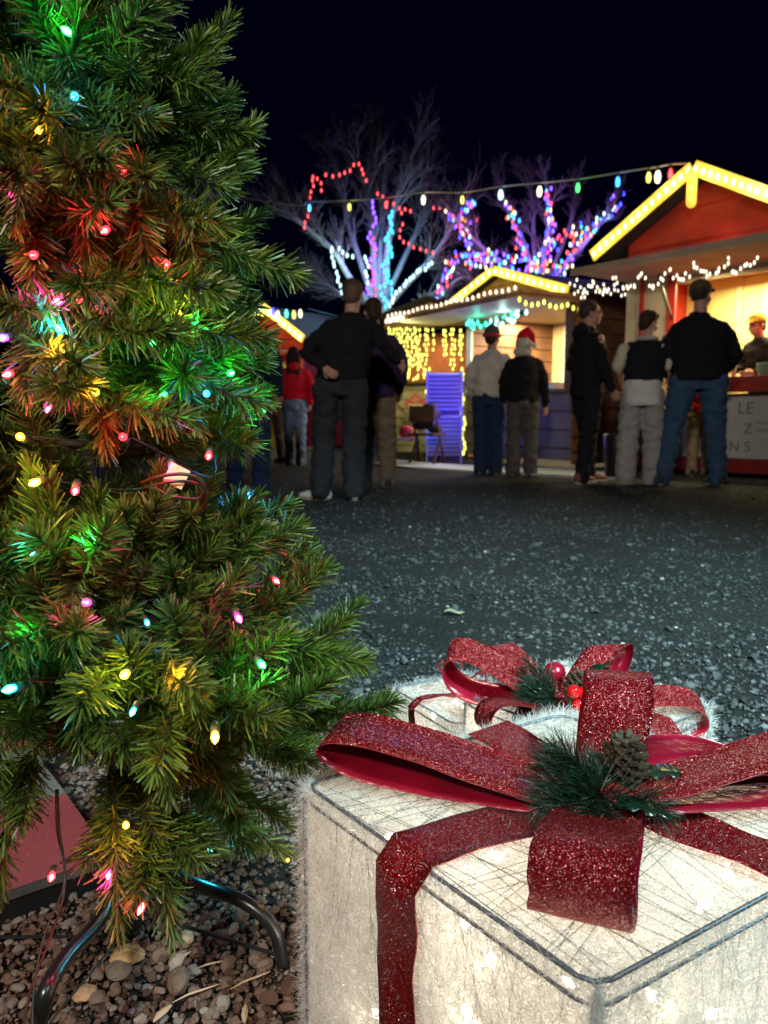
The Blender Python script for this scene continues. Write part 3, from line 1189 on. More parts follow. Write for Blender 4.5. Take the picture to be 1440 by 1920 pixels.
def loop_to(parent, C, tip, half, h, lift, wv, name='bow_loop', pw=0.8, flip=False):
    d = tip - C
    Lh = Vector((d.x, d.y, 0)).length
    pts = []
    n = 30
    for i in range(n + 1):
        t = i / n
        s = math.sin(PI * t) ** pw
        nrm = Vector((0, 0, 1)) if abs(d.normalized().z) < 0.75 else Vector((d.x, d.y + 1e-3, 0)).normalized()
        pts.append(C + d * s + nrm * (h / 2 * math.sin(2 * PI * t)) + Vector((0, 0, lift * s)))
    return ribbon(name, pts, [Vector(wv).normalized()] * len(pts), half, parent, flip=flip)


tl = M2(PY(835, 1240, 1.16))
loop_to(GM, CM, tl, 0.024, 0.062, 0.0, (0.25, 0.75, 0.45), pw=0.7, flip=True)
tr_ = M2(PY(1150, 1222, 1.16))
loop_to(GM, CM, tr_, 0.030, 0.045, 0.0, (0.9, -0.35, 0.15), pw=0.7, flip=True)
tf = M2(PY(905, 1350, 0.99))
loop_to(GM, CM, tf, 0.024, 0.045, 0.0, (0.35, -0.9, 0.1), pw=0.6, flip=False)
tg = M2(PY(1322, 1338, 1.08))
loop_to(GM, CM, tg, 0.024, 0.05, 0.0, (0.1, 0.9, 0.3), pw=0.8, flip=False)
tb2 = M2(PY(930, 1215, 1.22))
loop_to(GM, CM, tb2, 0.022, 0.03, 0.0, (0.8, 0.4, 0.0), pw=0.7, flip=True)
pinecone(GM, M2(PY(1083, 1290, 1.06)), (0.3, 0.1, 1), 0.045, 0.02)
greenery(GM, CM + Vector((-0.02, -0.01, 0.02)), [(-1, .1, .25), (-1, -.4, .1), (-.6, .6, .5), (-.3, -.8, .2), (-1, .3, .6), (-.3, .9, .9), (-.8, -.1, .0), (-.6, .5, .9)], 0.028, 150, L_=0.06)
holly(GM, CM + Vector((0.02, 0.0, 0.03)), (0.8, 0.3, 0.5), 0.06, 0.03)
holly(GM, CM + Vector((-0.0, 0.0, 0.02)), (-1, -0.15, 0.15), 0.07, 0.024)
for (u, v) in ((1076, 1297), (1085, 1322), (1096, 1300)):
    b = MB()
    b.ellipsoid(M2(PY(u, v, 1.025)), 0.0095, 0.0095, 0.0095, 18, 14)
    b.build('berry', M['berry'], GM, smooth=True)
b = MB()
b.ellipsoid(M2(PY(1040, 1262, 1.19)), 0.018, 0.018, 0.018, 18, 14)
b.build('bauble', M['satin'], GM, smooth=True)

# --- small box at the back left
ZS = 0.17
N3 = Vector((0.118, 1.225, 0))
e3 = Vector((-0.50, 0.86, 0)).normalized()
n3 = Vector((0.86, 0.50, 0)).normalized()
bs_ = [(.2, .5, .12, 1), (.7, .3, .13, 1), (.5, .15, .12, 1), (.85, .85, .12, .7)]
GSB, (s0, s1, s2, s3, eS, nS) = gift_box('smallest glowing tinsel box with narrow red ribbon, at the back beside the branch tip', (N3.x, N3.y), e3, n3, 0.20, 0.17, ZS, 0.015, bs_, 12000, 8, 12, 0.0016, power=0.42)
strap('ribbon', GSB, eS * 0.11, eS * 0.11 + nS * 0.17, ZS, 0.02, True, nS, eS, 0.010, 0.4)
CS = eS * 0.12 + nS * 0.09 + up3 * (ZS + 0.01)
loop_to(GSB, CS, CS + Vector((-0.015, 0.0, 0.055)), 0.004, 0.045, 0.0, (0.3, 1, 0), pw=0.6)
loop_to(GSB, CS, CS + Vector((0.05, -0.02, 0.03)), 0.010, 0.03, 0.0, (0.3, 1, 0), pw=0.7)

# ================================================================== FOREGROUND CHRISTMAS TREE
needle_mat = shade_mat('pvc_needle', [(0.0, (0.030, 0.028, 0.010)), (0.25, (0.040, 0.078, 0.012)), (0.6, (0.092, 0.165, 0.021)), (0.9, (0.17, 0.25, 0.036)), (1.0, (0.22, 0.19, 0.05))], 0.42, 0.55, transl=0.22)
TX, TY = -0.331, 0.925
TREE = thing('christmas_tree', 'artificial green pine tree with multicoloured lights on a black tubular stand, beside the gift boxes', 'christmas tree', (TX, TY, 0))


def trunk_at(z):
    return Vector((-0.035 * z, 0.0, z))


pb = MB()
pb.tube([trunk_at(0.035), trunk_at(0.4), trunk_at(0.9), trunk_at(1.62)], [0.011, 0.011, 0.010, 0.008], 14)
pb.tube([trunk_at(0.45), trunk_at(0.47)], 0.014, 14)
pb.tube([trunk_at(0.95), trunk_at(0.98)], 0.013, 14)
pb.build('trunk', M['black_metal'], TREE, smooth=True)
sl = MB()
sl.tube([trunk_at(0.022), trunk_at(0.03), trunk_at(0.07), trunk_at(0.074)], [0.016, 0.0195, 0.0195, 0.015], 18)
sl.tube([trunk_at(0.074), trunk_at(0.10)], [0.0155, 0.0155], 18)
sl.build('trunk_sleeve', M['black_plastic'], TREE, smooth=True)


def T2(p):
    return Vector(p) - Vector((TX, TY, 0))


def leg(pts):
    b = MB()
    b.tube(spline(pts, 8), 0.0085, 12)
    return b.build('stand_leg', M['black_metal'], TREE, smooth=True)


# right front leg: leaves the trunk, runs right and bends down to its foot
leg([trunk_at(0.135), T2(PY(352, 1652, 0.93)), T2(PY(455, 1690, 0.90)), T2(PY(512, 1740, 0.885)), T2(PZ(532, 1812, 0.008))])
leg([trunk_at(0.135), T2(PY(190, 1715, 0.84)), T2(PY(120, 1800, 0.72)), T2(PY(80, 1880, 0.665)), T2(PZ(66, 1990, 0.008))])
leg([trunk_at(0.135), T2(PY(372, 1592, 1.10)), T2(PY(388, 1620, 1.16)), T2(PZ(396, 1656, 0.008))])
b = MB()
b.tube([T2(PZ(-60, 1757, 0.020)), T2(PY(232, 1757, 0.93))], 0.0025, 8)
b.build('stand_rod', M['black_metal'], TREE)
b = MB()
b.tube([trunk_at(0.05), T2(PZ(520, 1790, 0.016))], 0.0025, 8)
b.build('stand_rod', M['black_metal'], TREE)

# boughs
PROFILE = [(0.10, 0.20), (0.18, 0.31), (0.26, 0.335), (0.34, 0.335), (0.42, 0.28), (0.50, 0.235), (0.60, 0.215), (0.75, 0.215), (0.90, 0.215), (1.0, 0.19), (1.1, 0.165), (1.25, 0.125), (1.4, 0.09), (1.6, 0.04)]


def prof(z):
    zs = [p[0] for p in PROFILE]
    rs = [p[1] for p in PROFILE]
    return float(np.interp(z, zs, rs))


stem_col = M['bark_wire']


def bough(base_z, tip, sag=0.0, subs=3, nlen=0.030, dens=2500, lift=0.03, thick=1.0, sub_len=0.55, kill=0.0, hook=0.0):
    """one bough with side tips, as one part of the tree (stem + needles)"""
    a = trunk_at(base_z)
    tip = Vector(tip)
    d = tip - a
    midp = a + Vector((d.x, d.y, 0)) * (0.5 + hook * .24) + Vector((0, 0, d.z * (0.5 - hook * .28) - lift * (1 - hook)))
    path = spline([a, midp, tip], 7)
    Ltot = sum((path[i + 1] - path[i]).length for i in range(len(path) - 1))
    V_, F_, S_ = [], [], []
    base = 0
    base = needles(V_, F_, S_, path, nlen, int(dens * Ltot * 0.8), 0.86, 0.0018 * thick, base=base, lo=0.16 + kill, blunt=.65, flat=.72)
    tubes = [path]
    side0 = d.normalized().cross(Vector((0, 0, 1)))
    if side0.length < 0.2:
        side0 = Vector((1, 0, 0))
    side0.normalize()
    for k in range(subs):
        f = 0.30 + 0.42 * k / max(1, subs - 1) if subs > 1 else 0.45
        for sg in (-1, 1):
            if random.random() < 0.12:
                continue
            ff = min(0.85, f + random.uniform(-.06, .06))
            p0 = path[int(ff * (len(path) - 1))]
            dirv = (d.normalized() * random.uniform(0.75, 1.05) + side0 * sg * random.uniform(0.36, 0.62) + Vector((0, 0, random.uniform(-.12, .30)))).normalized()
            ll = min(0.145, max(0.06, Ltot * sub_len * (1 - 0.35 * k / max(1, subs)))) * random.uniform(.8, 1.1)
            ll = min(ll, (1 - ff) * Ltot * 1.1 + .025)
            p2 = p0 + dirv * ll + Vector((0, 0, random.uniform(-.01, .015)))
            sp = spline([p0, p0.lerp(p2, .5) + Vector((0, 0, -0.006)), p2], 4)
            tubes.append(sp)
            base = needles(V_, F_, S_, sp, nlen, int(dens * ll), 0.86, 0.0018 * thick, base=base, lo=0.05, blunt=.65, flat=.72)
    V, F, S = np.concatenate(V_), np.concatenate(F_), np.concatenate(S_)
    tb_ = MB()
    for i, t in enumerate(tubes):
        tb_.tube(t, [0.0022 if i == 0 else 0.0014] * len(t), 5, cap=False)
    TV = np.array(tb_.v)
    TF = np.array([f for f in tb_.f])
    V = np.concatenate([V, TV])
    F = np.concatenate([F, TF + len(S)])
    mi = np.concatenate([np.zeros(len(F) - len(TF)), np.ones(len(TF))])
    S = np.concatenate([S, np.zeros(len(TV))])
    return np_mesh('branch', V, F, [needle_mat, stem_col], TREE, mi=mi, col=S)


# silhouette tips read off the photo: (u, v, distance, how far below the tip the bough leaves the trunk)
TIPS = [
    (180, -30, .80, .1), (250, -40, .84, .1), (60, -30, .76, .06), (140, -10, .74, .06), (340, -60, .9, .12), (428, 35, .92, .17), (425, 182, .96, .12), (495, 232, .93, .15), (424, 315, .84, .08), (536, 402, .93, .06), (420, 250, .98, .1),
    (536, 505, .95, .05), (470, 480, .84, .05), (530, 588, .97, .04), (500, 545, .86, .03), (522, 660, .90, .02), (440, 640, .80, .02), (525, 745, .92, .0), (520, 820, .86, -.04),
    (440, 800, .78, -.04), (500, 930, .86, .10), (420, 905, .80, .12), (596, 1018, .97, .14), (488, 960, .80, .16), (668, 1165, .93, .12), (630, 1185, 1.0, .08), (738, 1312, .91, .02),
    (645, 1240, .93, .06), (560, 1110, .84, .12), (540, 1280, .74, .0), (600, 1390, .88, -.02), (560, 1545, .86, -.10), (450, 1500, .76, -.08), (560, 1600, .95, -.16),
    (430, 1600, .80, -.16), (322, 1755, .74, -.22), (222, 1750, .72, -.20), (-10, 1690, .74, -.16), (150, 1400, .68, -.02), (-30, 1500, .66, -.06), (320, 1500, .70, -.06),
    (380, 1380, .68, .0), (250, 1290, .64, .0), (60, 1290, .64, .02), (130, 1230, .64, .05), (300, 1010, .74, .14), (230, 1040, .70, .14), (100, 1040, .70, .14), (40, 1100, .68, .10), (180, 1000, .72, .14), (385, 1010, .76, .14),
    (400, 1100, .72, .12), (330, 1160, .68, .08), (460, 1200, .72, .06),
    (330, 420, .76, .05), (220, 370, .70, .05), (120, 300, .70, .05), (60, 560, .68, .02), (170, 500, .70, .04), (250, 620, .70, .0), (350, 700, .74, -.02), (150, 700, .68, -.02), (50, 740, .68, -.02),
    (300, 880, .74, -.05), (200, 840, .70, -.03), (90, 900, .70, -.04), (260, 240, .76, .06), (160, 130, .76, .08), (60, 190, .72, .06), (330, 130, .80, .10), (270, 30, .84, .08), (100, 40, .78, .06), (320, 330, .80, .05),
    (280, 500, .70, .05), (400, 560, .76, .0), (30, 420, .68, .03), (30, 60, .8, .1), (150, 985, .76, .1), (30, 960, .74, .1), (255, 960, .76, .1), (335, 955, .78, .1), (60, 880, .70, -.04), (180, 920, .72, .0)]
rt = random.Random(3)
for (u, v, Y, dz) in TIPS:
    p = T2(PY(u, v, Y))
    h = Vector((p.x, p.y, 0)).length
    front = Y < .80 or (u < 380 and v > 200)
    if front and 230 < v < 880:
        dz = -.11
    elif front and 880 <= v < 1210:
        dz = .20
    elif front and v >= 1210:
        dz = min(dz, -.08)
    bz = min(1.55, max(0.16, p.z - dz))
    low = v > 1490
    if v > 1560 and u > 150:
        bz = 0.26
    if u > 400 and v > 150:
        p = T2(PY(u - (68 if 540 < v < 860 else 48 if 380 < v <= 540 else 20), v, Y))
    o = bough(bz, p, subs=1 if (low or h < .13 or v < 600) else 2, lift=0.022, sub_len=.3 if low else .5, hook=1.0 if front else .3)
# fill round the back and the left side
for i in range(30):
    z = 0.40 + 1.05 * (i + .5) / 30
    an = i * 2.39996 + 0.6
    r = prof(z) * rt.uniform(.62, .80)
    d = Vector((math.cos(an), math.sin(an), 0))
    if d.y < -0.35:
        d.y *= -1
    tip = trunk_at(z) + d * r + Vector((0, 0, rt.uniform(.0, .07)))
    bough(z - rt.uniform(0, .04), tip, subs=2, dens=900, thick=1.3, sub_len=.28)


# short boughs that close the middle of the tree
for i in range(10):
    an = R(-160 + 14.5 * i)
    z = 0.56 + 0.09 * rt.random()
    d = Vector((math.cos(an), math.sin(an), 0))
    bough(z, trunk_at(z) + d * prof(z) * rt.uniform(.62, .85) + Vector((0, 0, rt.choice((-.07, .08)))), subs=1, hook=.8)
# needles dropped on the pebbles
V_, F_, S_ = [], [], []
bs = 0
for i in range(170):
    p = Vector((rng.uniform(-.7, .05), rng.uniform(.5, 1.3), .014))
    a = rng.uniform(0, 6.28)
    bs = needles(V_, F_, S_, [p, p + Vector((math.cos(a), math.sin(a), 0)) * .01], .018, 1, .2, .0012, base=bs)
tag(np_mesh('fallen_needles', np.concatenate(V_), np.concatenate(F_), needle_mat, col=np.concatenate(S_)), 'loose green plastic needles dropped on the pebbles', 'fallen needles', kind='stuff')


# tree lights
def string_bulb(parent, p, d, hue, s=1.0, dim=False):
    p, d = Vector(p), Vector(d).normalized()
    b = MB()
    b.limb([p, p + d * .005 * s, p + d * .008 * s, p + d * 0.0115 * s], [.0032 * s, .0038 * s, .0030 * s, .0009 * s], 12)
    o = b.build('bulb', GL[hue] if not dim else GS[hue], parent, smooth=True)
    k = MB()
    k.tube([p - d * .014 * s, p - d * .012 * s, p - d * .001 * s], [.003 * s, .0042 * s, .0044 * s], 10)
    k.build('socket', M['cable'], o, smooth=True)
    return o


TL = thing('string_lights', 'string of small multicoloured bulbs wound through the green christmas tree', 'string lights', (TX, TY, 0))
BULBS = [(131, 62, 'green'), (141, 180, 'blue'), (75, 245, 'orange'), (65, 478, 'red'), (312, 497, 'red'), (115, 562, 'magenta'), (113, 620, 'cyan'), (10, 633, 'violet'), (366, 605, 'green'), (308, 740, 'green'), (388, 738, 'blue'), (492, 768, 'green'),
         (91, 762, 'pink'), (232, 820, 'red'), (392, 852, 'red'), (322, 873, 'pink'), (70, 903, 'yellow'), (142, 916, 'red'), (467, 928, 'blue'), (515, 1087, 'red'), (445, 1155, 'magenta'), (237, 1262, 'yellow'), (488, 1243, 'green'), (251, 1330, 'cyan'),
         (403, 1376, 'orange'), (236, 1545, 'orange'), (395, 1585, 'cyan'), (98, 1640, 'red'), (203, 1634, 'magenta'), (268, 1697, 'red'), (232, 320, 'red'), (370, 398, 'violet'), (62, 1035, 'teal'), (22, 365, 'pink'),
         (540, 1612, 'orange'), (118, 665, 'orange'), (165, 1130, 'pink'), (275, 1165, 'blue'), (40, 820, 'orange'), (180, 735, 'orange'), (20, 700, 'red'), (200, 430, 'red'), (150, 560, 'red'), (285, 640, 'green'), (430, 700, 'green'), (330, 590, 'yellow'), (60, 1180, 'green'), (25, 1290, 'cyan'), (345, 1260, 'orange'), (175, 1010, 'green')]
bp = []
for (u, v, hue) in BULBS:
    zz = PY(u, v, 0.85).z
    r = prof(max(.1, zz))
    xx_ = PY(u, v, 0.8).x - TX + 0.035 * zz
    dd = math.sqrt(max(0.0, (r * 0.97) ** 2 - xx_ ** 2)) if abs(xx_) < r else 0.0
    Y = TY - dd
    if v > 1530:
        Y = {236: .80, 395: 1.0, 98: .74, 203: .78, 268: .745, 540: .97}.get(u, .8)
    p = PY(u, v, Y - 0.032)
    # keep each bulb in the light of day: on the camera side of the needles round it
    bp.append((p, hue))
    q = p - Vector((TX, TY, 0))
    out = Vector((q.x, q.y - 0.05, -0.05)).normalized()
    dirv = (out * .5 + Vector((rt.uniform(-.5, .5), -.8, rt.uniform(-.6, .5)))).normalized()
    weak = (u, v) in ((232, 320), (370, 398), (251, 1330), (62, 1035), (540, 1612), (275, 1165), (22, 365))
    string_bulb(TL, q, dirv, hue, 0.6 if weak else 0.95)
    lamp('bulb_light', 'POINT', q + Vector((0, -0.012, 0.004)) + dirv * 0.006, 0.04 if weak else 0.14, HUE[hue], 0.006, parent=TL)
# cable: spiral through the boughs from bulb to bulb
order = sorted(range(len(bp)), key=lambda i: -bp[i][0].z)
wb = MB()
for i in range(len(order) - 1):
    a, b_ = bp[order[i]][0] - Vector((TX, TY, 0)), bp[order[i + 1]][0] - Vector((TX, TY, 0))
    if a.z < 0.17 and b_.z < 0.17:
        continue
    m1 = a.lerp(b_, .33)
    m2 = a.lerp(b_, .66)
    for m_ in (m1, m2):
        m_.y += 0.08
        m_.z -= 0.02
    a2, b2 = a + Vector((0, .02, 0)), b_ + Vector((0, .02, 0))
    wb.tube(spline([a2, m1, m2, b2], 5), 0.0011, 5, cap=False)
wb.build('cable', M['cable'], TL)
# the looped cord and the cream paper label half way up
wb = MB()
q1 = [T2(PY(u, v, Y)) for (u, v, Y) in ((265, 905, .72), (300, 893, .70), (345, 889, .695), (375, 900, .70), (388, 925, .72), (383, 960, .75), (378, 1010, .80))]
wb.tube(spline(q1, 6), 0.0017, 8)
q1 = [T2(PY(u, v, Y)) for (u, v, Y) in ((270, 915, .72), (310, 905, .70), (350, 903, .70), (380, 915, .71), (370, 935, .72), (320, 930, .72), (285, 912, .72))]
wb.tube(spline(q1, 6), 0.0015, 8)
wb.build('looped_cord', M['cable_red'], TL, smooth=True)
lb = MB()
pp = [T2(PY(u, v, Y)) for (u, v, Y) in ((322, 866, .715), (357, 884, .71), (340, 918, .70), (305, 902, .705))]
lb.add(pp + [p + Vector((0, .0006, 0)) for p in pp], [(0, 1, 2, 3), (7, 6, 5, 4), (0, 4, 5, 1), (1, 5, 6, 2), (2, 6, 7, 3), (3, 7, 4, 0)])
lb.build('paper_tag', mat('tag_card', (0.62, 0.48, 0.30), 0.7), TL)
# cables that hang down at the left to the ground
for (pts, mt, r_) in (([(105, 1480, .80), (108, 1560, .79), (122, 1625, .78), (117, 1690, .76), (90, 1770, .72), (60, 1850, .68), (45, 1925, .65), (40, 2000, .62)], 'cable_red', .0013),
                      ([(108, 1480, .80), (112, 1560, .78), (118, 1600, .77), (120, 1660, .76), (88, 1740, .72), (72, 1800, .69), (62, 1880, .66), (60, 2000, .62)], 'cable', .0012),
                      ([(218, 1762, .86), (190, 1800, .80), (140, 1860, .72), (90, 1925, .66), (60, 1990, .62)], 'cable', .0013)):
    wb = MB()
    wb.tube(spline([T2(PY(*p)) for p in pts], 6), r_, 6)
    wb.build('hanging_cable', M[mt], TL, smooth=True)
# plug and clip near the top
pg = MB()
pa, pb_ = T2(PY(-8, 163, .80)), T2(PY(55, 122, .83))
pg.beam(pa, pb_, 0.014, 0.016)
pg.build('inline_fuse_box', M['black_plastic'], TL, bevel=0.002)
pg = MB()
pg.tube(spline([T2(PY(u, v, .86)) for (u, v) in ((215, 0), (222, 18), (240, 36), (252, 48), (246, 64), (228, 66))], 5), 0.0035, 8)
pg.tube([T2(PY(205, 30, .87)), T2(PY(235, 62, .87))], [0.013, 0.009], 10)
pg.build('plug', M['black_plastic'], TL, smooth=True)

# ------------------------------------------------------------------ low platform with ribbed red mats
PL = thing('low_platform', 'low black edged platform with ribbed red and grey mats behind the tree trunk', 'platform', (0, 0, 0))
a_, b_ = PZ(30, 1668, 0.05), PZ(212, 1606, 0.05)
d_ = (b_ - a_).normalized()
n_ = Vector((-d_.y, d_.x, 0))
if n_.y < 0:
    n_ = -n_


def quad_slab(p, du, dv, lu, lv, z0, z1):
    b = MB()
    c = [p, p + du * lu, p + du * lu + dv * lv, p + dv * lv]
    vs = [(q.x, q.y, z0) for q in c] + [(q.x, q.y, z1) for q in c]
    b.add(vs, [(3, 2, 1, 0), (4, 5, 6, 7), (0, 1, 5, 4), (1, 2, 6, 5), (2, 3, 7, 6), (3, 0, 4, 7)])
    return b


o0 = a_ - d_ * 0.6
quad_slab(o0, d_, n_, 0.73 + (b_ - a_).length - 0.13, 1.0, 0.0, 0.046).build('deck', M['black_plastic'], PL)
quad_slab(o0 - n_ * 0.003, d_, n_, 0.73 + (b_ - a_).length - 0.13, 0.004, 0.040, 0.052).build('metal_edge', mat('steel_edge', (0.6, 0.6, 0.6), 0.25, 0.9), PL)
Lt = 0.73 + (b_ - a_).length - 0.13
q = 0.24
cols = ['red', 'grey']
MR = ribbed('ribbed_red_mat', (0.66, 0.15, 0.19), 60, 'X', 0.6)
MG = ribbed('ribbed_grey_mat', (0.26, 0.30, 0.32), 60, 'Y', 0.7)
for i in range(4):
    for j in range(4):
        p = o0 + d_ * (Lt - (i + 1) * q + 0.002) + n_ * (j * q + 0.004)
        mm = MR if (i + j) % 2 == 0 else MG
        quad_slab(p, d_, n_, q - 0.004, q - 0.004, 0.046, 0.050).build('mat_tile', mm, PL)

# ================================================================== MARKET HUTS
def warm(name, parent, loc, en, col=(1.0, 0.80, 0.38), size=0.3, kind='AREA', target=None):
    o = lamp(name, kind, loc, en, col, size, parent=parent)
    if kind == 'AREA':
        t = Vector(target) if target else Vector(loc) - Vector((0, 0, 1))
        o.rotation_euler = (t - Vector(loc)).to_track_quat('-Z', 'Y').to_euler()
    return o


_bulb_cache = {}


def bulb_mesh(hue, r, ln):
    k = (hue, round(r, 4), round(ln, 4))
    if k not in _bulb_cache:
        b = MB()
        b.limb([(0, 0, -ln / 2), (0, 0, 0), (0, 0, ln / 2)], [r * .8, r, r * .55], 10)
        o = b.build('bulb', GS[hue], None, smooth=True)
        _bulb_cache[k] = (o, [False])
    return _bulb_cache[k]


def place_bulb(hue, r, ln, p, parent):
    o, used = bulb_mesh(hue, r, ln)
    if used[0]:
        c = o.copy()
        COL.objects.link(c)
    else:
        c = o
        used[0] = True
    c.location = p
    c.parent = parent
    return c


def glow_board(label, a, b_, parent_loc, n, w=0.10, dep=0.035, br=0.026, light=30):
    """barge board given its own yellow glow for the bulbs along it"""
    a, b_ = Vector(a), Vector(b_)
    t = thing('lit_barge_board', label, 'light strip', a, 0, 'bulb-lit yellow barge boards on the hut gables')
    d = b_ - a
    cs = MB()
    # facing the viewer side: thin in the facade normal, wide up and down
    cs.beam((0, 0, 0), d, dep, w, up=(0, 0, 1))
    cs.build('glow_band', M['bulb_glow'], t, bevel=0.008)
    return t, d


def hut_frame(O, ang):
    c, s = math.cos(ang), math.sin(ang)
    def W(x, y, z):
        return Vector((O[0] + c * x - s * y, O[1] + s * x + c * y, z))
    return W


def gable_hut(name, label, O, ang, width, depth, eave, peak, x0, x1, wall_m, gable_m, roof_over=0.35, front_over=0.35):
    t = thing(name, label, 'market hut', (O[0], O[1], 0), ang)
    xm = (x0 + x1) / 2
    hw = (x1 - x0) / 2
    # roof: two slabs
    b = MB()
    for sx in (-1, 1):
        e = Vector((xm + sx * hw, 0, eave))
        pk = Vector((xm, 0, peak))
        th_ = 0.05
        vs = []
        for y in (-front_over, depth + 0.2):
            vs += [(e.x, y, e.z), (pk.x, y, pk.z), (pk.x, y, pk.z + th_), (e.x, y, e.z + th_)]
        fs = [(0, 1, 2, 3), (7, 6, 5, 4), (0, 4, 5, 1), (1, 5, 6, 2), (2, 6, 7, 3), (3, 7, 4, 0)]
        if sx > 0:
            fs = [tuple(reversed(f)) for f in fs]
        b.add(vs, fs)
    b.build('roof', M['roof'], t)
    return t, xm, hw


def gable_face(t, mat_, xw0, xw1, zb, xm, hw, eave, peak, y, th=0.03, name='gable'):
    """front gable boarding between wall top zb and the roof slopes"""
    def roof_z(x):
        return peak - (peak - eave) * abs(x - xm) / hw - 0.02
    b = MB()
    pts = [(xw0, zb), (xw1, zb), (xw1, roof_z(xw1)), (xm, roof_z(xm)), (xw0, roof_z(xw0))]
    vs = [(x, y, z) for x, z in pts] + [(x, y + th, z) for x, z in pts]
    k = len(pts)
    b.add(vs, [tuple(range(k)), tuple(reversed(range(k, 2 * k)))] + [(j, j + k, (j + 1) % k + k, (j + 1) % k) for j in range(k)])
    return b.build(name, mat_, t)


def wavy_boards(name, col, n, var=0.3):
    """boards with dark joints every 1/n metre in object Z"""
    m = mat(name, col, 0.65, var=var, vscale=3, bump=0.1)
    nt = m.node_tree
    N, L = nt.nodes, nt.links
    p = N['Principled BSDF']
    tc = N.new('ShaderNodeTexCoord')
    sp = N.new('ShaderNodeSeparateXYZ')
    L.new(tc.outputs['Object'], sp.inputs[0])
    mu = N.new('ShaderNodeMath')
    mu.operation = 'MULTIPLY'
    mu.inputs[1].default_value = n
    L.new(sp.outputs['Z'], mu.inputs[0])
    fr = N.new('ShaderNodeMath')
    fr.operation = 'FRACT'
    L.new(mu.outputs[0], fr.inputs[0])
    b = N.new('ShaderNodeBump')
    b.inputs['Strength'].default_value = 1
    b.inputs['Distance'].default_value = 0.03
    r = N.new('ShaderNodeValToRGB')
    r.color_ramp.elements[0].position = 0.0
    r.color_ramp.elements[0].color = (0, 0, 0, 1)
    r.color_ramp.elements[1].position = 0.10
    r.color_ramp.elements[1].color = (1, 1, 1, 1)
    L.new(fr.outputs[0], r.inputs['Fac'])
    L.new(r.outputs['Color'], b.inputs['Height'])
    L.new(b.outputs['Normal'], p.inputs['Normal'])
    return m


M['red_boards'] = wavy_boards('red_gable_boards', (0.36, 0.018, 0.014), 2.6, 0.3)
M['cream_clad'] = wavy_boards('cream_cladding', (0.60, 0.52, 0.28), 6.0, 0.2)
M['brown_clad'] = wavy_boards('brown_cladding', (0.16, 0.07, 0.032), 5.0, 0.35)
M['grey_clad'] = wavy_boards('grey_cladding', (0.17, 0.155, 0.13), 4.0, 0.3)
M['tan_clad'] = wavy_boards('tan_gable_boards', (0.42, 0.24, 0.09), 5.0, 0.3)
M['sheet_rib'] = ribbed('corrugated_sheet', (0.45, 0.47, 0.45), 4.0, 'Y', 0.45, 0.02)

# ---------------------------------------------------------------- red hut (right)
O1 = (3.06, 9.94)
A1 = math.atan2(-0.79, 0.61)
W1 = hut_frame(O1, A1)
RH, xm, hw = gable_hut('market_hut', 'big red food hut with yellow lit gable and a serving counter at the right edge', O1, A1, 2.8, 2.6, 2.66, 3.40, -0.30, 2.36, None, None, front_over=0.30)
EV, PK = 2.66, 3.40
gable_face(RH, M['red_boards'], 0.0, 2.05, 2.46, xm, hw, EV, PK, 0.0)
b = MB()
b.box(0.0, 0.12, -0.01, 0.03, 0.0, 2.455)
b.build('corner_post', M['cream'], RH)
b = MB()
b.box(0.125, 0.62, 0.0, 0.03, 0.95, 2.455)
b.build('front_panel', M['cream'], RH)
for x in (0.20, 0.58):
    b = MB()
    b.box(x, x + (0.05 if x < .5 else 0.11), -0.03, -0.002, 0.95, 2.45)
    b.build('red_trim', M['red_paint'], RH)
b = MB()
b.box(0.70, 1.98, 0.0, 0.03, 2.25, 2.455)
b.build('lintel', M['cream'], RH)
for (x0_, x1_) in ((0.0, 0.02), (2.03, 2.05)):
    b = MB()
    b.box(x0_, x1_, 0.035, 2.5, 0.08, 2.70)
    b.build('side_wall', M['red_boards'], RH)
b = MB()
b.box(0.02, 2.03, 2.48, 2.5, 0.08, 2.72)
b.build('back_wall', M['cream_clad'], RH)
b = MB()
b.box(0.03, 2.02, 0.035, 2.47, 0.06, 0.09)
b.build('hut_floor', M['wood'], RH)
b = MB()
b.box(0.03, 2.02, 0.035, 2.47, 2.46, 2.49)
b.build('ceiling_panel', M['cream'], RH)
# inner partition with door frames seen through the opening
b = MB()
b.box(0.03, 2.02, 1.30, 1.33, 0.1, 2.45)
b.build('partition', mat('yellow_cream_ply', (0.62, 0.52, 0.22), 0.6, var=0.1, vscale=2), RH)
for x in (0.75, 1.10, 1.30):
    b = MB()
    b.box(x, x + 0.07, 1.26, 1.297, 0.1, 2.45)
    b.build('inner_post', M['cream_board'], RH)
b = MB()
b.beam((1.42, 1.26, 2.12), (2.0, 1.26, 2.15), 0.03, 0.06)
b.beam((1.42, 1.26, 2.05), (1.56, 1.26, 1.35), 0.02, 0.04)
b.build('hatch_frame', M['cream_board'], RH)
# counter
b = MB()
b.box(0.30, 2.2, -0.20, 0.32, 1.10, 1.13)
b.box(0.30, 2.2, -0.20, -0.17, 0.955, 1.098)
b.build('counter', M['dark_red'], RH, bevel=0.004)
b = MB()
b.box(0.14, 2.03, -0.012, 0.02, 0.20, 0.95)
b.build('front_board', M['greypanel'], RH)
b = MB()
b.box(0.14, 2.04, -0.045, 0.0, 0.06, 0.215)
b.build('kick_board', M['dark_red'], RH)
bn = MB()
bn.box(0.86, 2.02, -0.020, -0.014, 0.225, 0.93)
bn = bn.build('banner', M['banner'], RH)
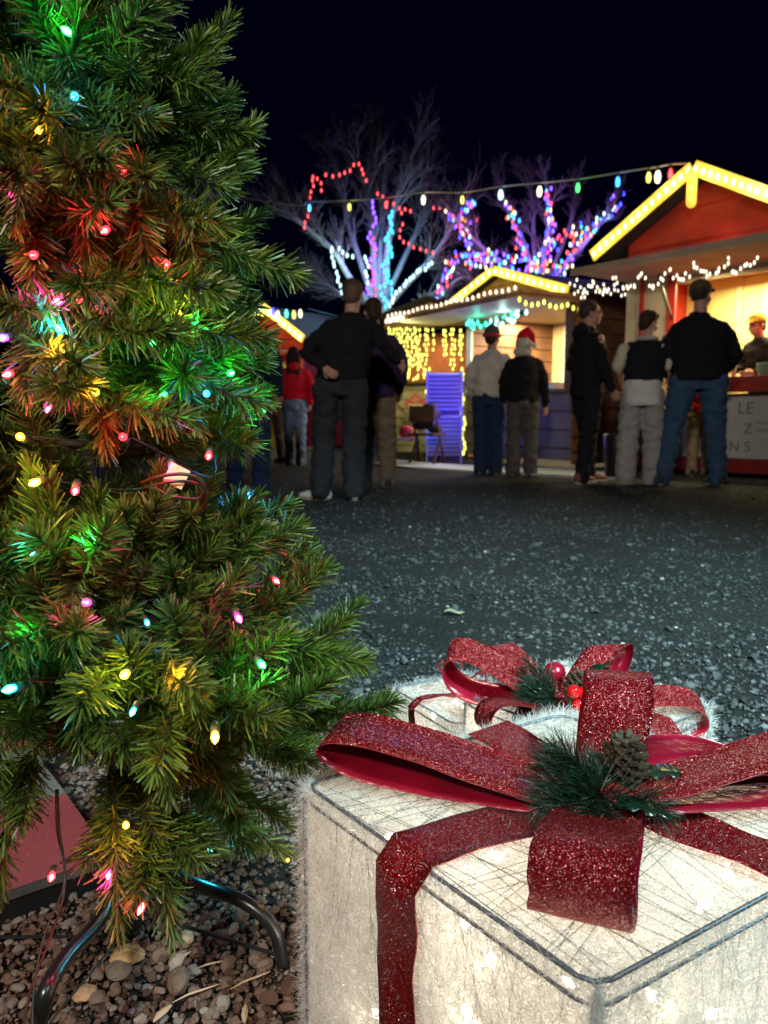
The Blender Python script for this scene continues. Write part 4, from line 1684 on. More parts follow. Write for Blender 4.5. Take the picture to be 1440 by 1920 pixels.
# worn lettering on the banner
for (txt, x, z, s) in (('LE', 1.52, 0.72, 0.19), ('Z', 1.60, 0.50, 0.17), ('N S', 1.44, 0.30, 0.17), ('FWD KA', 1.74, 0.60, 0.062), ('CHILL', 1.74, 0.52, 0.06)):
    cu = bpy.data.curves.new('banner_lettering', 'FONT')
    cu.body = txt
    cu.size = s
    cu.extrude = 0.0008
    cu.materials.append(M['ink'])
    o = bpy.data.objects.new('banner_lettering', cu)
    COL.objects.link(o)
    bpy.context.view_layer.update()
    me = bpy.data.meshes.new_from_object(o.evaluated_get(bpy.context.evaluated_depsgraph_get()))
    bpy.data.objects.remove(o)
    o = bpy.data.objects.new('banner_lettering', me)
    COL.objects.link(o)
    o.parent = bn
    o.rotation_euler = (PI / 2, 0, 0)
    o.location = (x, -0.0225, z)
# awning flap
b = MB()
b.box(-0.02, 2.35, -1.05, -0.02, 2.36, 2.385)
b.build('awning', M['pale_wood'], RH)
b = MB()
b.box(-0.03, 2.36, -1.08, -1.052, 2.33, 2.41)
b.build('awning_edge', M['pale_wood'], RH)
for x in (0.66,):
    b = MB()
    b.beam((x, -0.03, 1.85), (x, -0.35, 2.33), 0.02, 0.02)
    b.build('awning_strut', M['black_metal'], RH)
for (lx, ly, en) in ((1.0, 0.7, 60), (1.7, 0.8, 60)):
    warm('hut_lamp', RH, (lx, ly, 2.35), en, (1.0, 0.88, 0.42), 0.5)
warm('awning_lamp', RH, (1.2, -0.4, 2.30), 16, (1.0, 0.78, 0.4), 0.4)
# assumed unseen lights washing the gable, orange-red and violet
lamp('assumed_gable_light', 'POINT', (1.3, -0.26, 2.6), 2.0, (1.0, 0.55, 0.3), 0.1, parent=RH)
lamp('assumed_gable_light', 'POINT', (2.05, -0.6, 3.1), 9, (0.35, 0.25, 1.0), 0.1, parent=RH)


def gable_strips(Wf, xm, hw, eave, peak, y, nb, label_l, label_r, w, grp, lights=1.0, br=0.024, glowcol=(1.0, 0.82, 0.25)):
    pk = Wf(xm, y, peak)
    for side, lab in ((-1, label_l), (1, label_r)):
        e = Wf(xm + side * hw, y, eave)
        t = thing('lit_barge_board', lab, 'light strip', e, 0, grp)
        d = pk - e
        cs = MB()
        ln = d.length
        nrm = (Wf(0, -1, 0) - Wf(0, 0, 0)).normalized()
        cs.beam((0, 0, 0), d - d.normalized() * 0.01, w, 0.03, up=nrm)
        cs.build('glow_band', M['bulb_glow'], t, bevel=0.006)  # board glows by itself in place of being lit by its bulbs
        for i in range(nb):
            p = d * ((i + .5) / nb) + nrm * 0.022
            place_bulb('white', br, br * 1.6, p, t)
        for k in range(3):
            lamp('strip_glow', 'POINT', d * ((k + .5) / 3) + nrm * 0.12 + Vector((0, 0, -0.05)), 1.6 * lights, glowcol, 0.05, parent=t)


GSTR = 'bulb-lit yellow barge boards along the hut gables'
gable_strips(W1, xm, hw, EV + .03, PK + .03, -0.34, 15, 'long bulb-lit yellow barge board on the left slope of the big red hut', 'bulb-lit yellow barge board on the right slope of the big red hut, cut by the frame', 0.15, GSTR)
t = thing('gable_drop', 'short yellow lit tab hanging at the peak of the big red hut', 'light strip', W1(xm, -0.345, PK - 0.03), 0)
b = MB()
b.limb([(0, 0, 0), (0, 0, -0.32)], [0.055, 0.055], 12)
o = b.build('glow_band', M['bulb_glow'], t, smooth=True)
for i in range(3):
    place_bulb('lemon', 0.016, 0.03, (-0.035, -0.04, -0.05 - i * .11), t)

# ---------------------------------------------------------------- middle hut
O2 = (0.97, 13.0)
A2 = math.atan2(-0.865, 0.503)
W2 = hut_frame(O2, A2)
MH, xm2, hw2 = gable_hut('market_hut', 'brown wooden hut with grey awning and lit cream interior, in the middle of the row', O2, A2, 3.1, 2.6, 2.29, 2.79, 0.0, 3.12, None, None, front_over=0.15)
EV2, PK2 = 2.29, 2.79
gable_face(MH, M['tan_clad'], 0.68, 3.04, 2.22, xm2, hw2, EV2, PK2, 0.0)
b = MB()
b.box(3.02, 3.04, 0.035, 2.5, 0.05, 2.29)
b.build('side_wall', M['brown_clad'], MH)
# arched shutter on the side wall
b = MB()
pts = [(0.95, 1.35), (1.25, 1.35), (1.25, 1.85)] + [(1.10 + .15 * math.cos(R(a)), 1.85 + .22 * math.sin(R(a))) for a in range(20, 180, 20)] + [(0.95, 1.85)]
vs = [(3.045, y, z) for y, z in pts] + [(3.075, y, z) for y, z in pts]
k = len(pts)
b.add(vs, [tuple(reversed(range(k))), tuple(range(k, 2 * k))] + [(j, (j + 1) % k, (j + 1) % k + k, j + k) for j in range(k)])
b.build('arched_shutter', M['wood'], MH)
b = MB()
b.box(0.68, 0.70, 0.035, 2.5, 0.05, 2.29)
b.build('side_wall', M['brown_clad'], MH)
b = MB()
b.box(0.70, 3.02, 1.78, 1.80, 0.05, 2.36)
b.build('back_wall', mat('pine_panelling', (0.66, 0.50, 0.24), 0.6, var=0.15, vscale=3), MH)
b = MB()
b.box(0.70, 3.02, 0.035, 1.77, 2.24, 2.26)
b.build('ceiling_panel', M['cream'], MH)
b = MB()
b.box(0.68, 3.04, 0.0, 0.03, 0.10, 1.02)
b.build('front_board', M['grey_clad'], MH)
b = MB()
b.box(0.68, 0.80, -0.01, 0.03, 1.022, 2.215)
b.build('corner_post', M['white'], MH)
b = MB()
b.box(2.90, 3.04, -0.01, 0.03, 1.022, 2.215)
b.build('corner_post', M['brown_wall'], MH)
b = MB()
b.box(0.72, 3.0, -0.22, 0.35, 1.03, 1.06)
b.build('counter', M['greypanel'], MH)
for x in (1.0, 1.75, 2.4):
    b = MB()
    b.box(x, x + 0.04, 1.74, 1.777, 0.1, 2.23)
    b.build('inner_post', M['white'], MH)
b = MB()
b.box(0.0, 3.12, -1.0, -0.02, 2.19, 2.205)
b.build('awning', M['sheet_rib'], MH)
b = MB()
b.box(-0.01, 3.13, -1.03, -1.003, 2.17, 2.27)
b.box(3.122, 3.15, -1.0, -0.02, 2.17, 2.27)
b.build('awning_edge', M['tan_clad'], MH)
for x in (1.0, 1.7, 2.5):
    warm('hut_lamp', MH, (x, 0.9, 2.2), 60, (1.0, 0.84, 0.5), 0.4)
warm('awning_lamp', MH, (1.5, -0.5, 2.15), 9, (0.8, 1.0, 0.9), 0.4)
gable_strips(W2, xm2, hw2, EV2 + .02, PK2 + .02, -0.19, 11, 'bulb-lit yellow barge board on the left slope of the middle hut', 'bulb-lit yellow barge board on the right slope of the middle hut', 0.13, GSTR)
# goods and notices inside the middle hut
for (x, z, w, h, lab, m_) in ((1.95, 1.50, .34, .22, 'oval white notice board on the back wall of the middle hut', 'white'), (2.45, 1.35, .30, .50, 'bundle of clear plastic bags hanging on the back wall of the middle hut', 'paper'),
                              (1.25, 1.75, .24, .30, 'small white notice on the back wall of the middle hut, near the left end', 'paper')):
    b = MB()
    b.box(-w / 2, w / 2, -0.02, 0.0, 0, h)
    o = b.build('notice', M[m_], None, bevel=0.015)
    o.location = W2(x, 1.735, z)
    o.rotation_euler = (0, 0, A2)
    tag(o, lab, 'notice')
for (x, lab, w, h, mm) in ((1.3, 'red and cream box on the counter of the middle hut', .22, .16, 'dark_red'), (1.9, 'pale carton on the counter of the middle hut, near the red box', .26, .22, 'paper'), (2.5, 'low white tray on the counter of the middle hut, nearest the brown wall', .36, .09, 'white')):
    b = MB()
    b.box(-w / 2, w / 2, -0.1, 0.1, 0, h)
    b.box(-w / 2 - .006, w / 2 + .006, -0.106, 0.106, h, h + .012)
    o = b.build('carton', M[mm], None, bevel=0.006)
    o.location = W2(x, 0.12, 1.062)
    o.rotation_euler = (0, 0, A2)
    tag(o, lab, 'carton')
# black bin by the brown wall
bi = MB()
bi.tube([(0, 0, 0), (0, 0, .02), (0, 0, .48), (0, 0, .5)], [.13, .14, .17, .16], 20)
o = bi.build('bin', M['black_plastic'], None, smooth=True)
p = PZ(1158, 898, 0)
o.location = p
tag(o, 'small black bin at the foot of the brown wall', 'bin')

# ---------------------------------------------------------------- hut with icicle lights (left of the middle hut)
O3 = (0.0, 14.3)
W3 = hut_frame(O3, R(-14))
H3, xm3, hw3 = gable_hut('market_hut', 'small cream slatted hut behind the couple, under yellow icicle lights', O3, R(-14), 2.0, 2.0, 2.36, 2.75, -0.3, 2.0, None, None, front_over=0.3)
gable_face(H3, M['tan_clad'], 0.0, 1.7, 2.3, xm3, hw3, 2.36, 2.75, 0.0)
b = MB(); b.box(0, 1.7, 0, .03, 0.05, 1.28)
b.build('front_board', M['cream_clad'], H3)
b = MB(); b.box(0, 1.7, -.2, .2, 1.285, 1.32)
b.build('counter', M['brown_wall'], H3)
for x in (0.0, 1.62):
    b = MB(); b.box(x, x + .08, -.01, .03, 1.325, 2.295)
    b.build('corner_post', M['brown_wall'], H3)
    b = MB(); b.box(x + .02, x + .04, .035, 1.9, .05, 2.35)
    b.build('side_wall', M['brown_clad'], H3)
b = MB(); b.box(.05, 1.6, 1.2, 1.22, .05, 2.3)
b.build('back_wall', mat('terracotta_panel', (0.42, 0.14, 0.06), 0.7, var=0.3), H3)
warm('hut_lamp', H3, (0.8, 0.5, 2.25), 20, (1.0, 0.7, 0.3), 0.4)
# slanted rail and red diamond sign, bench, chair
b = MB()
b.beam((0, 0, 0.9), (0.42, 0.0, 0.42), 0.035, 0.05)
o = b.build('handrail', M['tan_clad'], None)
o.location = (0.22, 13.0, 0.0)
tag(o, 'short slanting wooden rail in front of the cream slatted hut', 'rail')
b = MB()
s_ = 0.21
b.add([(0, 0, -s_), (s_, 0, 0), (0, 0, s_), (-s_, 0, 0), (0, .015, -s_), (s_, .015, 0), (0, .015, s_), (-s_, .015, 0)], [(0, 1, 2, 3), (7, 6, 5, 4), (0, 4, 5, 1), (1, 5, 6, 2), (2, 6, 7, 3), (3, 7, 4, 0)])
sg = thing('diamond_sign', 'red orange diamond shaped sign with pale middle band on the cream slatted hut', 'sign', PY(779, 757, 13.85))
b.build('sign_board', mat('sign_red', (0.62, 0.10, 0.05), 0.5), sg)
b = MB()
b.box(-.13, .13, -.004, -.001, -.085, .0)
b.build('sign_band', M['cream'], sg)
b = MB()
for zz in (.035, .065, .095):
    b.box(-.07 + abs(zz - .065), .07 - abs(zz - .065), -.004, -.001, zz, zz + .012)
b.build('sign_line', M['cream'], sg)

bt = thing('bench', 'low cream bench with dark underside and a red cushion, at the cream slatted hut', 'bench', PZ(752, 866, 0))
b = MB(); b.box(-.28, .28, -.18, .18, .34, .38)
b.build('seat', M['cream_board'], bt)
for x in (-.25, .25):
    b = MB(); b.box(x - .025, x + .025, -.16, .16, 0, .338)
    b.build('leg', M['brown_wall'], bt)
b = MB(); b.ellipsoid((0, 0, 0), .15, .06, .11)
o = b.build('cushion', M['red_paint'], None, smooth=True)
q = PZ(752, 866, 0)
o.location = (q.x + 0.1, q.y - .12, .44)
o.rotation_euler = (0, .5, 0)
tag(o, 'rounded red cushion propped on the low cream bench', 'cushion')
ch = thing('chair', 'dark brown folding chair left of the purple lit slatted screens', 'chair', PZ(800, 872, 0), R(-30))
for x in (-.19, .19):
    for (y0, y1, zt_) in ((-.2, .12, .45), (.2, -.15, .85)):
        b = MB(); b.beam((x, y0, 0), (x, y1, zt_), .025, .03)
        b.build('leg', M['brown_wall'], ch)
b = MB(); b.box(-.2, .2, -.2, .2, .43, .46)
b.build('seat', M['brown_wall'], ch)
b = MB(); b.box(-.2, .2, -.17, -.14, .62, .84)
b.build('backrest', M['brown_wall'], ch)
b = MB()
for i in range(7):
    b.ellipsoid((random.uniform(-.12, .12), random.uniform(-.08, .08), .06 + .05 * i), .11, .09, .07)
o = b.build('backpack', mat('dark_cloth', (0.02, 0.02, 0.022), 0.9), None, smooth=True)
rm = o.modifiers.new('r', 'REMESH'); rm.mode = 'VOXEL'; rm.voxel_size = .02; rm.use_smooth_shade = True
q = PZ(800, 872, 0)
o.location = (q.x, q.y, .46)
tag(o, 'dark bag standing upright on the dark brown folding chair', 'bag')

# purple lit slatted screens
PSM = mat('purple_lit_slats', (0.36, 0.32, 0.62), 0.5)  # violet tint stands in for purple light on white slats
pbase = PZ(839, 876, 0)
for (z0_, z1_, nn2, lab) in ((0.10, 0.72, 10, 'lower white slatted screen lit purple and blue'), (0.78, 1.34, 9, 'upper white slatted screen lit purple and blue')):
    t = thing('slatted_screen', lab + ', left of the middle hut post', 'screen', (pbase.x + 0.02, pbase.y + .9, 0), R(0), 'purple lit slatted screens')
    for i in range(nn2):
        z = z0_ + (z1_ - z0_) * (i + .5) / nn2
        b = MB()
        b.beam((-.25, 0, z), (.25, 0, z), .05, .03, up=(0, -.5, 1))
        b.build('slat', PSM, t)
    for x in (-.255, .255):
        b = MB(); b.box(x - .015, x + .015, -.03, .03, z0_ - (.1 if z0_ < .5 else .04), z1_ + .02)
        b.build('upright', PSM, t)
bb_ = MB(); bb_.box(-.24, .24, .06, .07, 0.02, 1.34)
o = bb_.build('screen_backing', mat('violet_cloth', (0.10, 0.06, 0.3), 0.8), None)
o.location = (pbase.x + .02, pbase.y + .9, 0)
tag(o, 'violet cloth board standing behind the two slatted screens', 'board')
pl_ = (pbase.x + .02, pbase.y + .9)
lamp('purple_light', 'POINT', (pl_[0] - .1, pl_[1] - .5, 1.3), 12, (0.09, 0.05, 1.0), .05)
lamp('purple_light', 'POINT', (pl_[0] + .1, pl_[1] - .45, .75), 9, (0.11, 0.05, 1.0), .05)
lamp('blue_light', 'POINT', (pl_[0] - .2, pl_[1] - .3, .45), 4, (0.15, 0.5, 1.0), .05)

# ---------------------------------------------------------------- far hut behind the red hooded woman
O4 = (-3.2, 17.6)
A4 = R(-38)
W4 = hut_frame(O4, A4)
FH, xm4, hw4 = gable_hut('market_hut', 'distant red hut with glowing yellow gable, left behind the woman in red', O4, A4, 2.4, 2.2, 2.25, 3.0, -0.25, 2.15, None, None, front_over=0.2)
gable_face(FH, M['red_boards'], 0.0, 1.9, 2.1, xm4, hw4, 2.25, 3.0, 0.0)
b = MB(); b.box(0, 1.9, 0, .03, .05, .95)
b.build('front_board', mat('yellow_boards', (0.6, 0.45, 0.08), 0.6, var=.2), FH)
for x in (0, 1.8):
    b = MB(); b.box(x, x + .1, 0, .03, .955, 2.095)
    b.build('corner_post', M['red_paint'], FH)
    b = MB(); b.box(x + .02, x + .05, .035, 2.1, .05, 2.25)
    b.build('side_wall', M['dark_red'], FH)
b = MB(); b.box(.06, 1.8, 1.2, 1.22, .05, 2.2)
b.build('back_wall', M['cream_clad'], FH)
b = MB(); b.box(0, 1.9, -.7, -.02, 2.02, 2.05)
b.build('awning', M['cream'], FH)
b = MB(); b.box(0.05, 1.85, -.2, .2, .96, 1.0)
b.build('counter', M['dark_red'], FH)
warm('hut_lamp', FH, (.9, .5, 2.0), 55, (1.0, 0.78, 0.3), .4)
warm('awning_lamp', FH, (.9, -.4, 1.98), 30, (1.0, 0.8, 0.25), .4)
gable_strips(W4, xm4, hw4, 2.28, 3.04, -0.24, 8, 'glowing yellow strip on the left slope of the distant red hut', 'glowing yellow strip on the right slope of the distant red hut', 0.17, GSTR, lights=2, br=.04)


# ================================================================== STRING LIGHTS
def wire(parent, pts, r=0.006, m_='cable', name='cable'):
    b = MB()
    b.tube(pts, r, 6, cap=False)
    return b.build(name, M[m_], parent)


# big bulbs across the sky, from behind the tree to the peak of the red hut
SKY = [(498, 384, None), (580, 385, 'blue'), (655, 383, 'lemon'), (724, 378, 'red'), (794, 368, 'white'), (867, 368, 'lemon'), (939, 357, 'cool'), (1012, 350, 'white'), (1084, 343, 'green'), (1159, 331, 'blue'), (1217, 322, 'lemon'), (1234, 320, 'white'), (1258, 315, 'red'), (1288, 313, None)]
sp_ = [PY(u, v - 7, 14.5 - 5.6 * ((u - 498) / 790.)) for (u, v, _) in SKY]
M['pale_wire'] = mat('pale_wire', (0.5, 0.47, 0.42), 0.5, emit=(.5, .45, .5), estr=0.0)
t = thing('string_lights', 'string of large coloured bulbs stretched across the sky to the peak of the red hut', 'string lights', sp_[0])
loc = [p - sp_[0] for p in sp_]
ends = [Vector((-6, 2, 1.6))] + loc
wire(t, spline(ends, 6), 0.009, 'pale_wire')
for p, (u, v, h) in zip(loc, SKY):
    if not h:
        continue
    big = 1.25 if h in ('white', 'cool') else 1.0
    k = MB()
    k.tube([p + Vector((0, 0, -.005)), p + Vector((0, 0, -.05))], .02, 8)
    k.build('socket', M['cable'], t)
    place_bulb(h, .029 * big, .085 * big, p + Vector((0, 0, -.10)), t)
    lamp('bulb_light', 'POINT', p + Vector((0, -.06, -.16)), 1.0, HUE[h], .04, parent=t)

# short string at the far left, behind the tree
FAR = [(430, 592, None), (470, 582, 'red'), (492, 583, 'lemon'), (512, 583, 'deep'), (521, 588, 'white'), (537, 586, 'teal'), (551, 588, 'lemon'), (563, 586, 'white'), (578, 583, None)]
sp_ = [PY(u, v - 4, 16.5) for (u, v, _) in FAR]
t = thing('string_lights', 'short string of coloured bulbs low at the left, above the distant red hut', 'string lights', sp_[0])
loc = [p - sp_[0] for p in sp_]
wire(t, [Vector((-3, 0, .2))] + loc + [loc[-1] + Vector((1.6, 1.5, -.25))], .007)
for p, (u, v, h) in zip(loc, FAR):
    if h:
        place_bulb(h, .042, .12, p + Vector((0, 0, -.06)), t)


def bulb_string(label, pts, hue, r, ln, cat='string lights', group=None, wr=0.004, jit=0.0, n=None, hues=None, smooth=True, wm='cable'):
    """pts: world points where bulbs hang; one thing with cable and bulbs"""
    t = thing('string_lights', label, cat, pts[0], 0, group)
    L_ = [Vector(p) - Vector(pts[0]) for p in pts]
    wire(t, L_ if len(L_) > 1 else L_ + [L_[0] + Vector((0, 0, .1))], wr, wm)
    for i, p in enumerate(L_):
        h = hues[i % len(hues)] if hues else hue
        j = Vector((random.uniform(-jit, jit), random.uniform(-jit, jit), random.uniform(-jit, jit)))
        place_bulb(h, r, ln, p + j + Vector((0, -.01, -ln * .4)), t)
    return t


# small bulbs under the red hut's awning: swags
pts = []
n = 74
for i in range(n):
    f = i / (n - 1)
    x = -0.02 + 2.2 * f
    drop = 0.10 + 0.13 * abs(math.sin(f * PI * 7)) + random.uniform(-.04, .04)
    pts.append(W1(x, -1.07 + random.uniform(-.04, .04), 2.33 - drop))
bulb_string('swagged warm white string lights under the edge of the red hut awning', pts, 'white', .010, .028)
pts = [W1(0.0, -1.0 + .95 * i / 13, 2.30 - .10 * abs(math.sin(i * .9))) for i in range(14)]
bulb_string('warm white string lights running inwards along the left end of the red hut awning', pts, 'white', .010, .028)
# string along the front edge of the middle hut awning
pts = [W2(3.1 * i / 25, -1.05, 2.29 + .01 * math.sin(i)) for i in range(26)]
bulb_string('widely spaced small bulbs along the brown edge of the middle hut awning', pts, 'white', .017, .035)
pts = [W2(0.0 + 0.5 * i / 9, -1.08, 2.215 + .01 * math.sin(i * 2)) for i in range(10)]
bulb_string('dense warm bulbs at the far left corner of the middle hut awning', pts, 'white', .022, .045)
pts = [W2(3.13, -1.0 + i / 10, 2.15 - .05 * abs(math.sin(i * .8))) for i in range(11)]
bulb_string('yellow bulbs along the near end of the middle hut awning', pts, 'lemon', .020, .04)
# teal garland
t = thing('lit_garland', 'green garland with icy white and teal bulbs under the middle hut awning', 'garland', W2(0.75, -0.05, 2.12))
g0 = Vector((0, 0, 0))
g1 = W2(2.1, -0.05, 2.16) - W2(0.75, -0.05, 2.12)
V_, F_, S_ = [], [], []
pth = [g0.lerp(g1, i / 8) + Vector((0, 0, -.06 * math.sin(PI * i / 8))) for i in range(9)]
needles(V_, F_, S_, pth, .10, 900, 1.1, .012)
np_mesh('garland_needles', np.concatenate(V_), np.concatenate(F_), needle_mat, t, col=np.concatenate(S_))
for i in range(46):
    f = random.random()
    p = g0.lerp(g1, f) + Vector((random.uniform(-.05, .05), -.08, -.06 * math.sin(PI * f) + random.uniform(-.07, .07)))
    place_bulb('cool' if f > .45 and random.random() < .75 else 'teal', .020 if f < .5 else .026, .045, p, t)
lamp('garland_light', 'POINT', g0.lerp(g1, .3) + Vector((-.1, -.15, -.05)), 2.0, (.1, 1.0, .6), .05, parent=t)
lamp('garland_light', 'POINT', g0.lerp(g1, .75) + Vector((-.1, -.15, -.05)), 3.0, (.6, 1.0, .9), .05, parent=t)
pts = [W2(1.75 + i * .1, -.24, 1.00) for i in range(10)]
bulb_string('short row of yellow bulbs under the counter of the middle hut', pts, 'lemon', .017, .04)

# icicle curtains under the eave of the slatted hut and the middle hut's far corner
ic = thing('icicle_lights', 'dense curtain of yellow icicle lights hanging above the cream slatted hut', 'icicle lights', PY(728, 614, 13.2))
base_ = PY(728, 614, 13.2)
wire(ic, [Vector((0, 0, 0)), PY(800, 617, 13.2) - base_, PY(868, 614, 13.0) - base_], .006)
drops = []
ri = random.Random(4)
for u, n_b in ((730, 7), (733, 6), (738, 7), (744, 9), (749, 13), (754, 7), (760, 12), (766, 12), (771, 9), (776, 5), (779, 7)):
    for k in range(n_b):
        if len(drops) < 100:
            drops.append((u + ri.uniform(-2.5, 2.5), 617 + k * 8.3 + ri.uniform(-2, 2)))
for u in (741, 752, 767, 778):
    wire(ic, [PY(u, 616, 13.2) - base_, PY(u, 690, 13.2) - base_], .003, name='drop_wire')
for (u, v) in drops:
    place_bulb('lemon', .017, .036, PY(u, v, 13.18) - base_, ic)
ic3 = thing('icicle_lights', 'separate strands of yellow icicle lights above the purple lit screens', 'icicle lights', PY(785, 616, 12.9))
base3 = PY(785, 616, 12.9)
wire(ic3, [PY(785, 616, 12.9) - base3, PY(868, 614, 12.7) - base3], .006)
for u, n_b in ((786, 9), (797, 6), (801, 7), (813, 5), (832, 6), (836, 6), (846, 8), (851, 9), (862, 6), (865, 7)):
    wire(ic3, [PY(u, 616, 12.88) - base3, PY(u, 617 + n_b * 9, 12.88) - base3], .003, name='drop_wire')
    for k in range(n_b):
        place_bulb('lemon', .017, .036, PY(u + ri.uniform(-2.2, 2.2), 619 + k * 9 + ri.uniform(-2, 2), 12.86) - base3, ic3)
ic2 = thing('icicle_lights', 'lower strings of yellow icicle lights hanging to the counter of the cream slatted hut', 'icicle lights', PY(745, 675, 13.9))
base2 = PY(745, 675, 13.9)
for u in (745, 764, 784, 797):
    wire(ic2, [PY(u, 640, 13.9) - base2, PY(u, 716, 13.9) - base2], .003, name='drop_wire')
for i in range(56):
    u = ri.choice([742, 746, 750, 762, 765, 768, 777, 781, 785, 790, 796])
    place_bulb('lemon', .017, .036, PY(u + ri.uniform(-2, 2), ri.uniform(664, 712), 13.88) - base2, ic2)
lamp('icicle_glow', 'POINT', (0.35, 13.0, 2.0), 14, (1.0, .85, .3), .1)
lamp('icicle_glow', 'POINT', (0.5, 13.3, 1.5), 8, (1.0, .85, .3), .1)
# string down the post right of the purple screens
pts = [PY(866 + 3 * math.sin(i * 1.3) + (3 if i > 9 else 0), 690 + i * 9.2, 12.0) for i in range(18)]
bulb_string('pale bulbs running down the white post beside the purple lit screens', pts, 'lemon', .020, .05)
pts = [PY(805 + 5 * math.sin(i * 1.7) - i * .5, 690 + i * 14, 12.9) for i in range(9)]
bulb_string('few pale bulbs hanging left of the purple lit screens', pts, 'lemon', .019, .045)


# ================================================================== BARE LIT TREES
M['twig'] = mat('dark_twig', (0.10, 0.075, 0.065), 0.9)


def bare_tree(label, base, limbs, twigs, seed, depth=5, LS=1.0):
    """limbs: list of world polylines with start radius; twigs grow from them"""
    rr = random.Random(seed)
    t = thing('bare_tree', label, 'tree', base, 0)
    B = Vector(base)
    trunk = MB()
    br = MB()
    tw = MB()
    for (pts, r0, r1, is_trunk) in limbs:
        P = spline([Vector(p) - B for p in pts], 6)
        k = len(P)
        rad = [r0 + (r1 - r0) * i / (k - 1) for i in range(k)]
        (trunk if is_trunk else br).tube(P, rad, 9 if is_trunk else 7)

        def grow(p, d, L_, r, lev):
            n = 4
            q = p.copy()
            pts_ = [q.copy()]
            dd = d.copy()
            for i in range(n):
                dd = (dd + Vector((rr.uniform(-.16, .16), rr.uniform(-.16, .16), rr.uniform(-.04, .16)))).normalized()
                q = q + dd * L_ / n
                pts_.append(q.copy())
            (br if lev < 2 else tw).tube(pts_, [max(.0045, r * (1 - .6 * i / n)) for i in range(n + 1)], 5 if lev < 2 else 3, cap=False)
            if lev >= depth - 1:
                return
            for i in range(1, n + 1):
                for _ in range(2 if lev < 3 else 1):
                    if rr.random() < (.85 if lev < 2 else .8):
                        a = rr.uniform(0, 2 * PI)
                        o = dd.orthogonal().normalized()
                        o2 = dd.cross(o)
                        nd = (dd * rr.uniform(.8, 1.1) + (o * math.cos(a) + o2 * math.sin(a)) * rr.uniform(.45, .8)).normalized()
                        grow(pts_[i], nd, L_ * rr.uniform(.55, .75), r * .5, lev + 1)
        if is_trunk:
            continue
        for i in range(int(k * .35), k, max(1, int(k * .65 / twigs))):
            d = (P[min(i + 1, k - 1)] - P[max(0, i - 1)]).normalized()
            a = rr.uniform(0, 2 * PI)
            o = d.orthogonal().normalized()
            nd = (d + (o * math.cos(a) + d.cross(o) * math.sin(a)) * .55).normalized()
            grow(P[i], nd, rr.uniform(.6, 1.0) * LS, rad[i] * .5, 1)
        grow(P[-1], (P[-1] - P[-3]).normalized(), rr.uniform(.8, 1.2) * LS, r1, 1)
    trunk.build('trunk', M['bark'], t, smooth=True)
    br.build('limbs', M['bark'], t, smooth=True)
    tw.build('crown', M['twig'], t)
    return t


YA = 18.0


def LP(pl, Y, dy=0.0, seed=0):
    out = []
    for i, (u, v) in enumerate(pl):
        out.append(PY(u, v, Y + dy * i / max(1, len(pl) - 1)))
    return out


bA = PY(716, 800, YA)
bA.z = 0
limbsA = [([bA, PY(714, 640, YA), PY(712, 575, YA)], .22, .17, True),
          (LP([(708, 585), (703, 500), (698, 430), (690, 370), (670, 300)], YA, .3), .10, .035, False),
          (LP([(718, 580), (724, 500), (733, 420), (745, 370), (770, 300)], YA, -.3), .10, .035, False),
          (LP([(700, 580), (655, 520), (625, 470), (580, 430), (545, 400)], YA, -.8), .085, .03, False),
          (LP([(704, 575), (672, 480), (650, 410), (640, 360), (625, 300)], YA, .8), .075, .03, False),
          (LP([(726, 575), (765, 530), (800, 495), (830, 455), (850, 420)], YA, -.8), .08, .03, False),
          (LP([(722, 560), (760, 480), (790, 410), (800, 350), (810, 310)], YA, 1.0), .07, .03, False),
          (LP([(700, 570), (660, 560), (600, 530), (560, 520)], YA, 1.2), .06, .03, False),
          (LP([(726, 585), (780, 570), (840, 530), (880, 500)], YA, 1.0), .06, .03, False),
          (LP([(712, 560), (715, 450), (720, 360), (722, 290), (712, 250)], YA, .6), .08, .03, False)]
bare_tree('tall bare tree wrapped in violet and cyan lights behind the couple', bA, limbsA, 8, 5, 4, .72)
YB = 17.0
bB = PY(1010, 800, YB)
bB.z = 0
limbsB = [([bB, PY(1010, 640, YB), PY(1010, 560, YB)], .2, .15, True),
          (LP([(1008, 570), (995, 500), (975, 440), (950, 390), (940, 360)], YB, .4), .08, .028, False),
          (LP([(1012, 570), (1020, 480), (1030, 410), (1025, 350)], YB, -.3), .08, .028, False),
          (LP([(1016, 560), (1060, 500), (1110, 440), (1150, 385)], YB, -.6), .08, .028, False),
          (LP([(1004, 565), (960, 510), (900, 460), (850, 400)], YB, -.5), .07, .028, False),
          (LP([(1012, 560), (1050, 470), (1075, 400), (1080, 350)], YB, .6), .06, .026, False),
          (LP([(1000, 570), (930, 550), (870, 520), (820, 560)], YB, .3), .06, .026, False),
          (LP([(1010, 550), (1000, 450), (1000, 390), (990, 340)], YB, .7), .06, .026, False)]
bare_tree('bare tree crowded with multicoloured lights between the two huts', bB, limbsB, 5, 9, 4, .40)


def strand_pts(pl, step, Y, jit):
    """bulb pixels every step along the polyline pl"""
    out = []
    rem = 0
    for (a, b_) in zip(pl[:-1], pl[1:]):
        d = math.hypot(b_[0] - a[0], b_[1] - a[1])
        s = rem
        while s < d:
            f = s / d
            out.append((a[0] + (b_[0] - a[0]) * f + ri.uniform(-jit, jit), a[1] + (b_[1] - a[1]) * f + ri.uniform(-jit, jit)))
            s += step
        rem = s - d
    return [PY(u, v, Y + ri.uniform(-.15, .05)) for (u, v) in out]


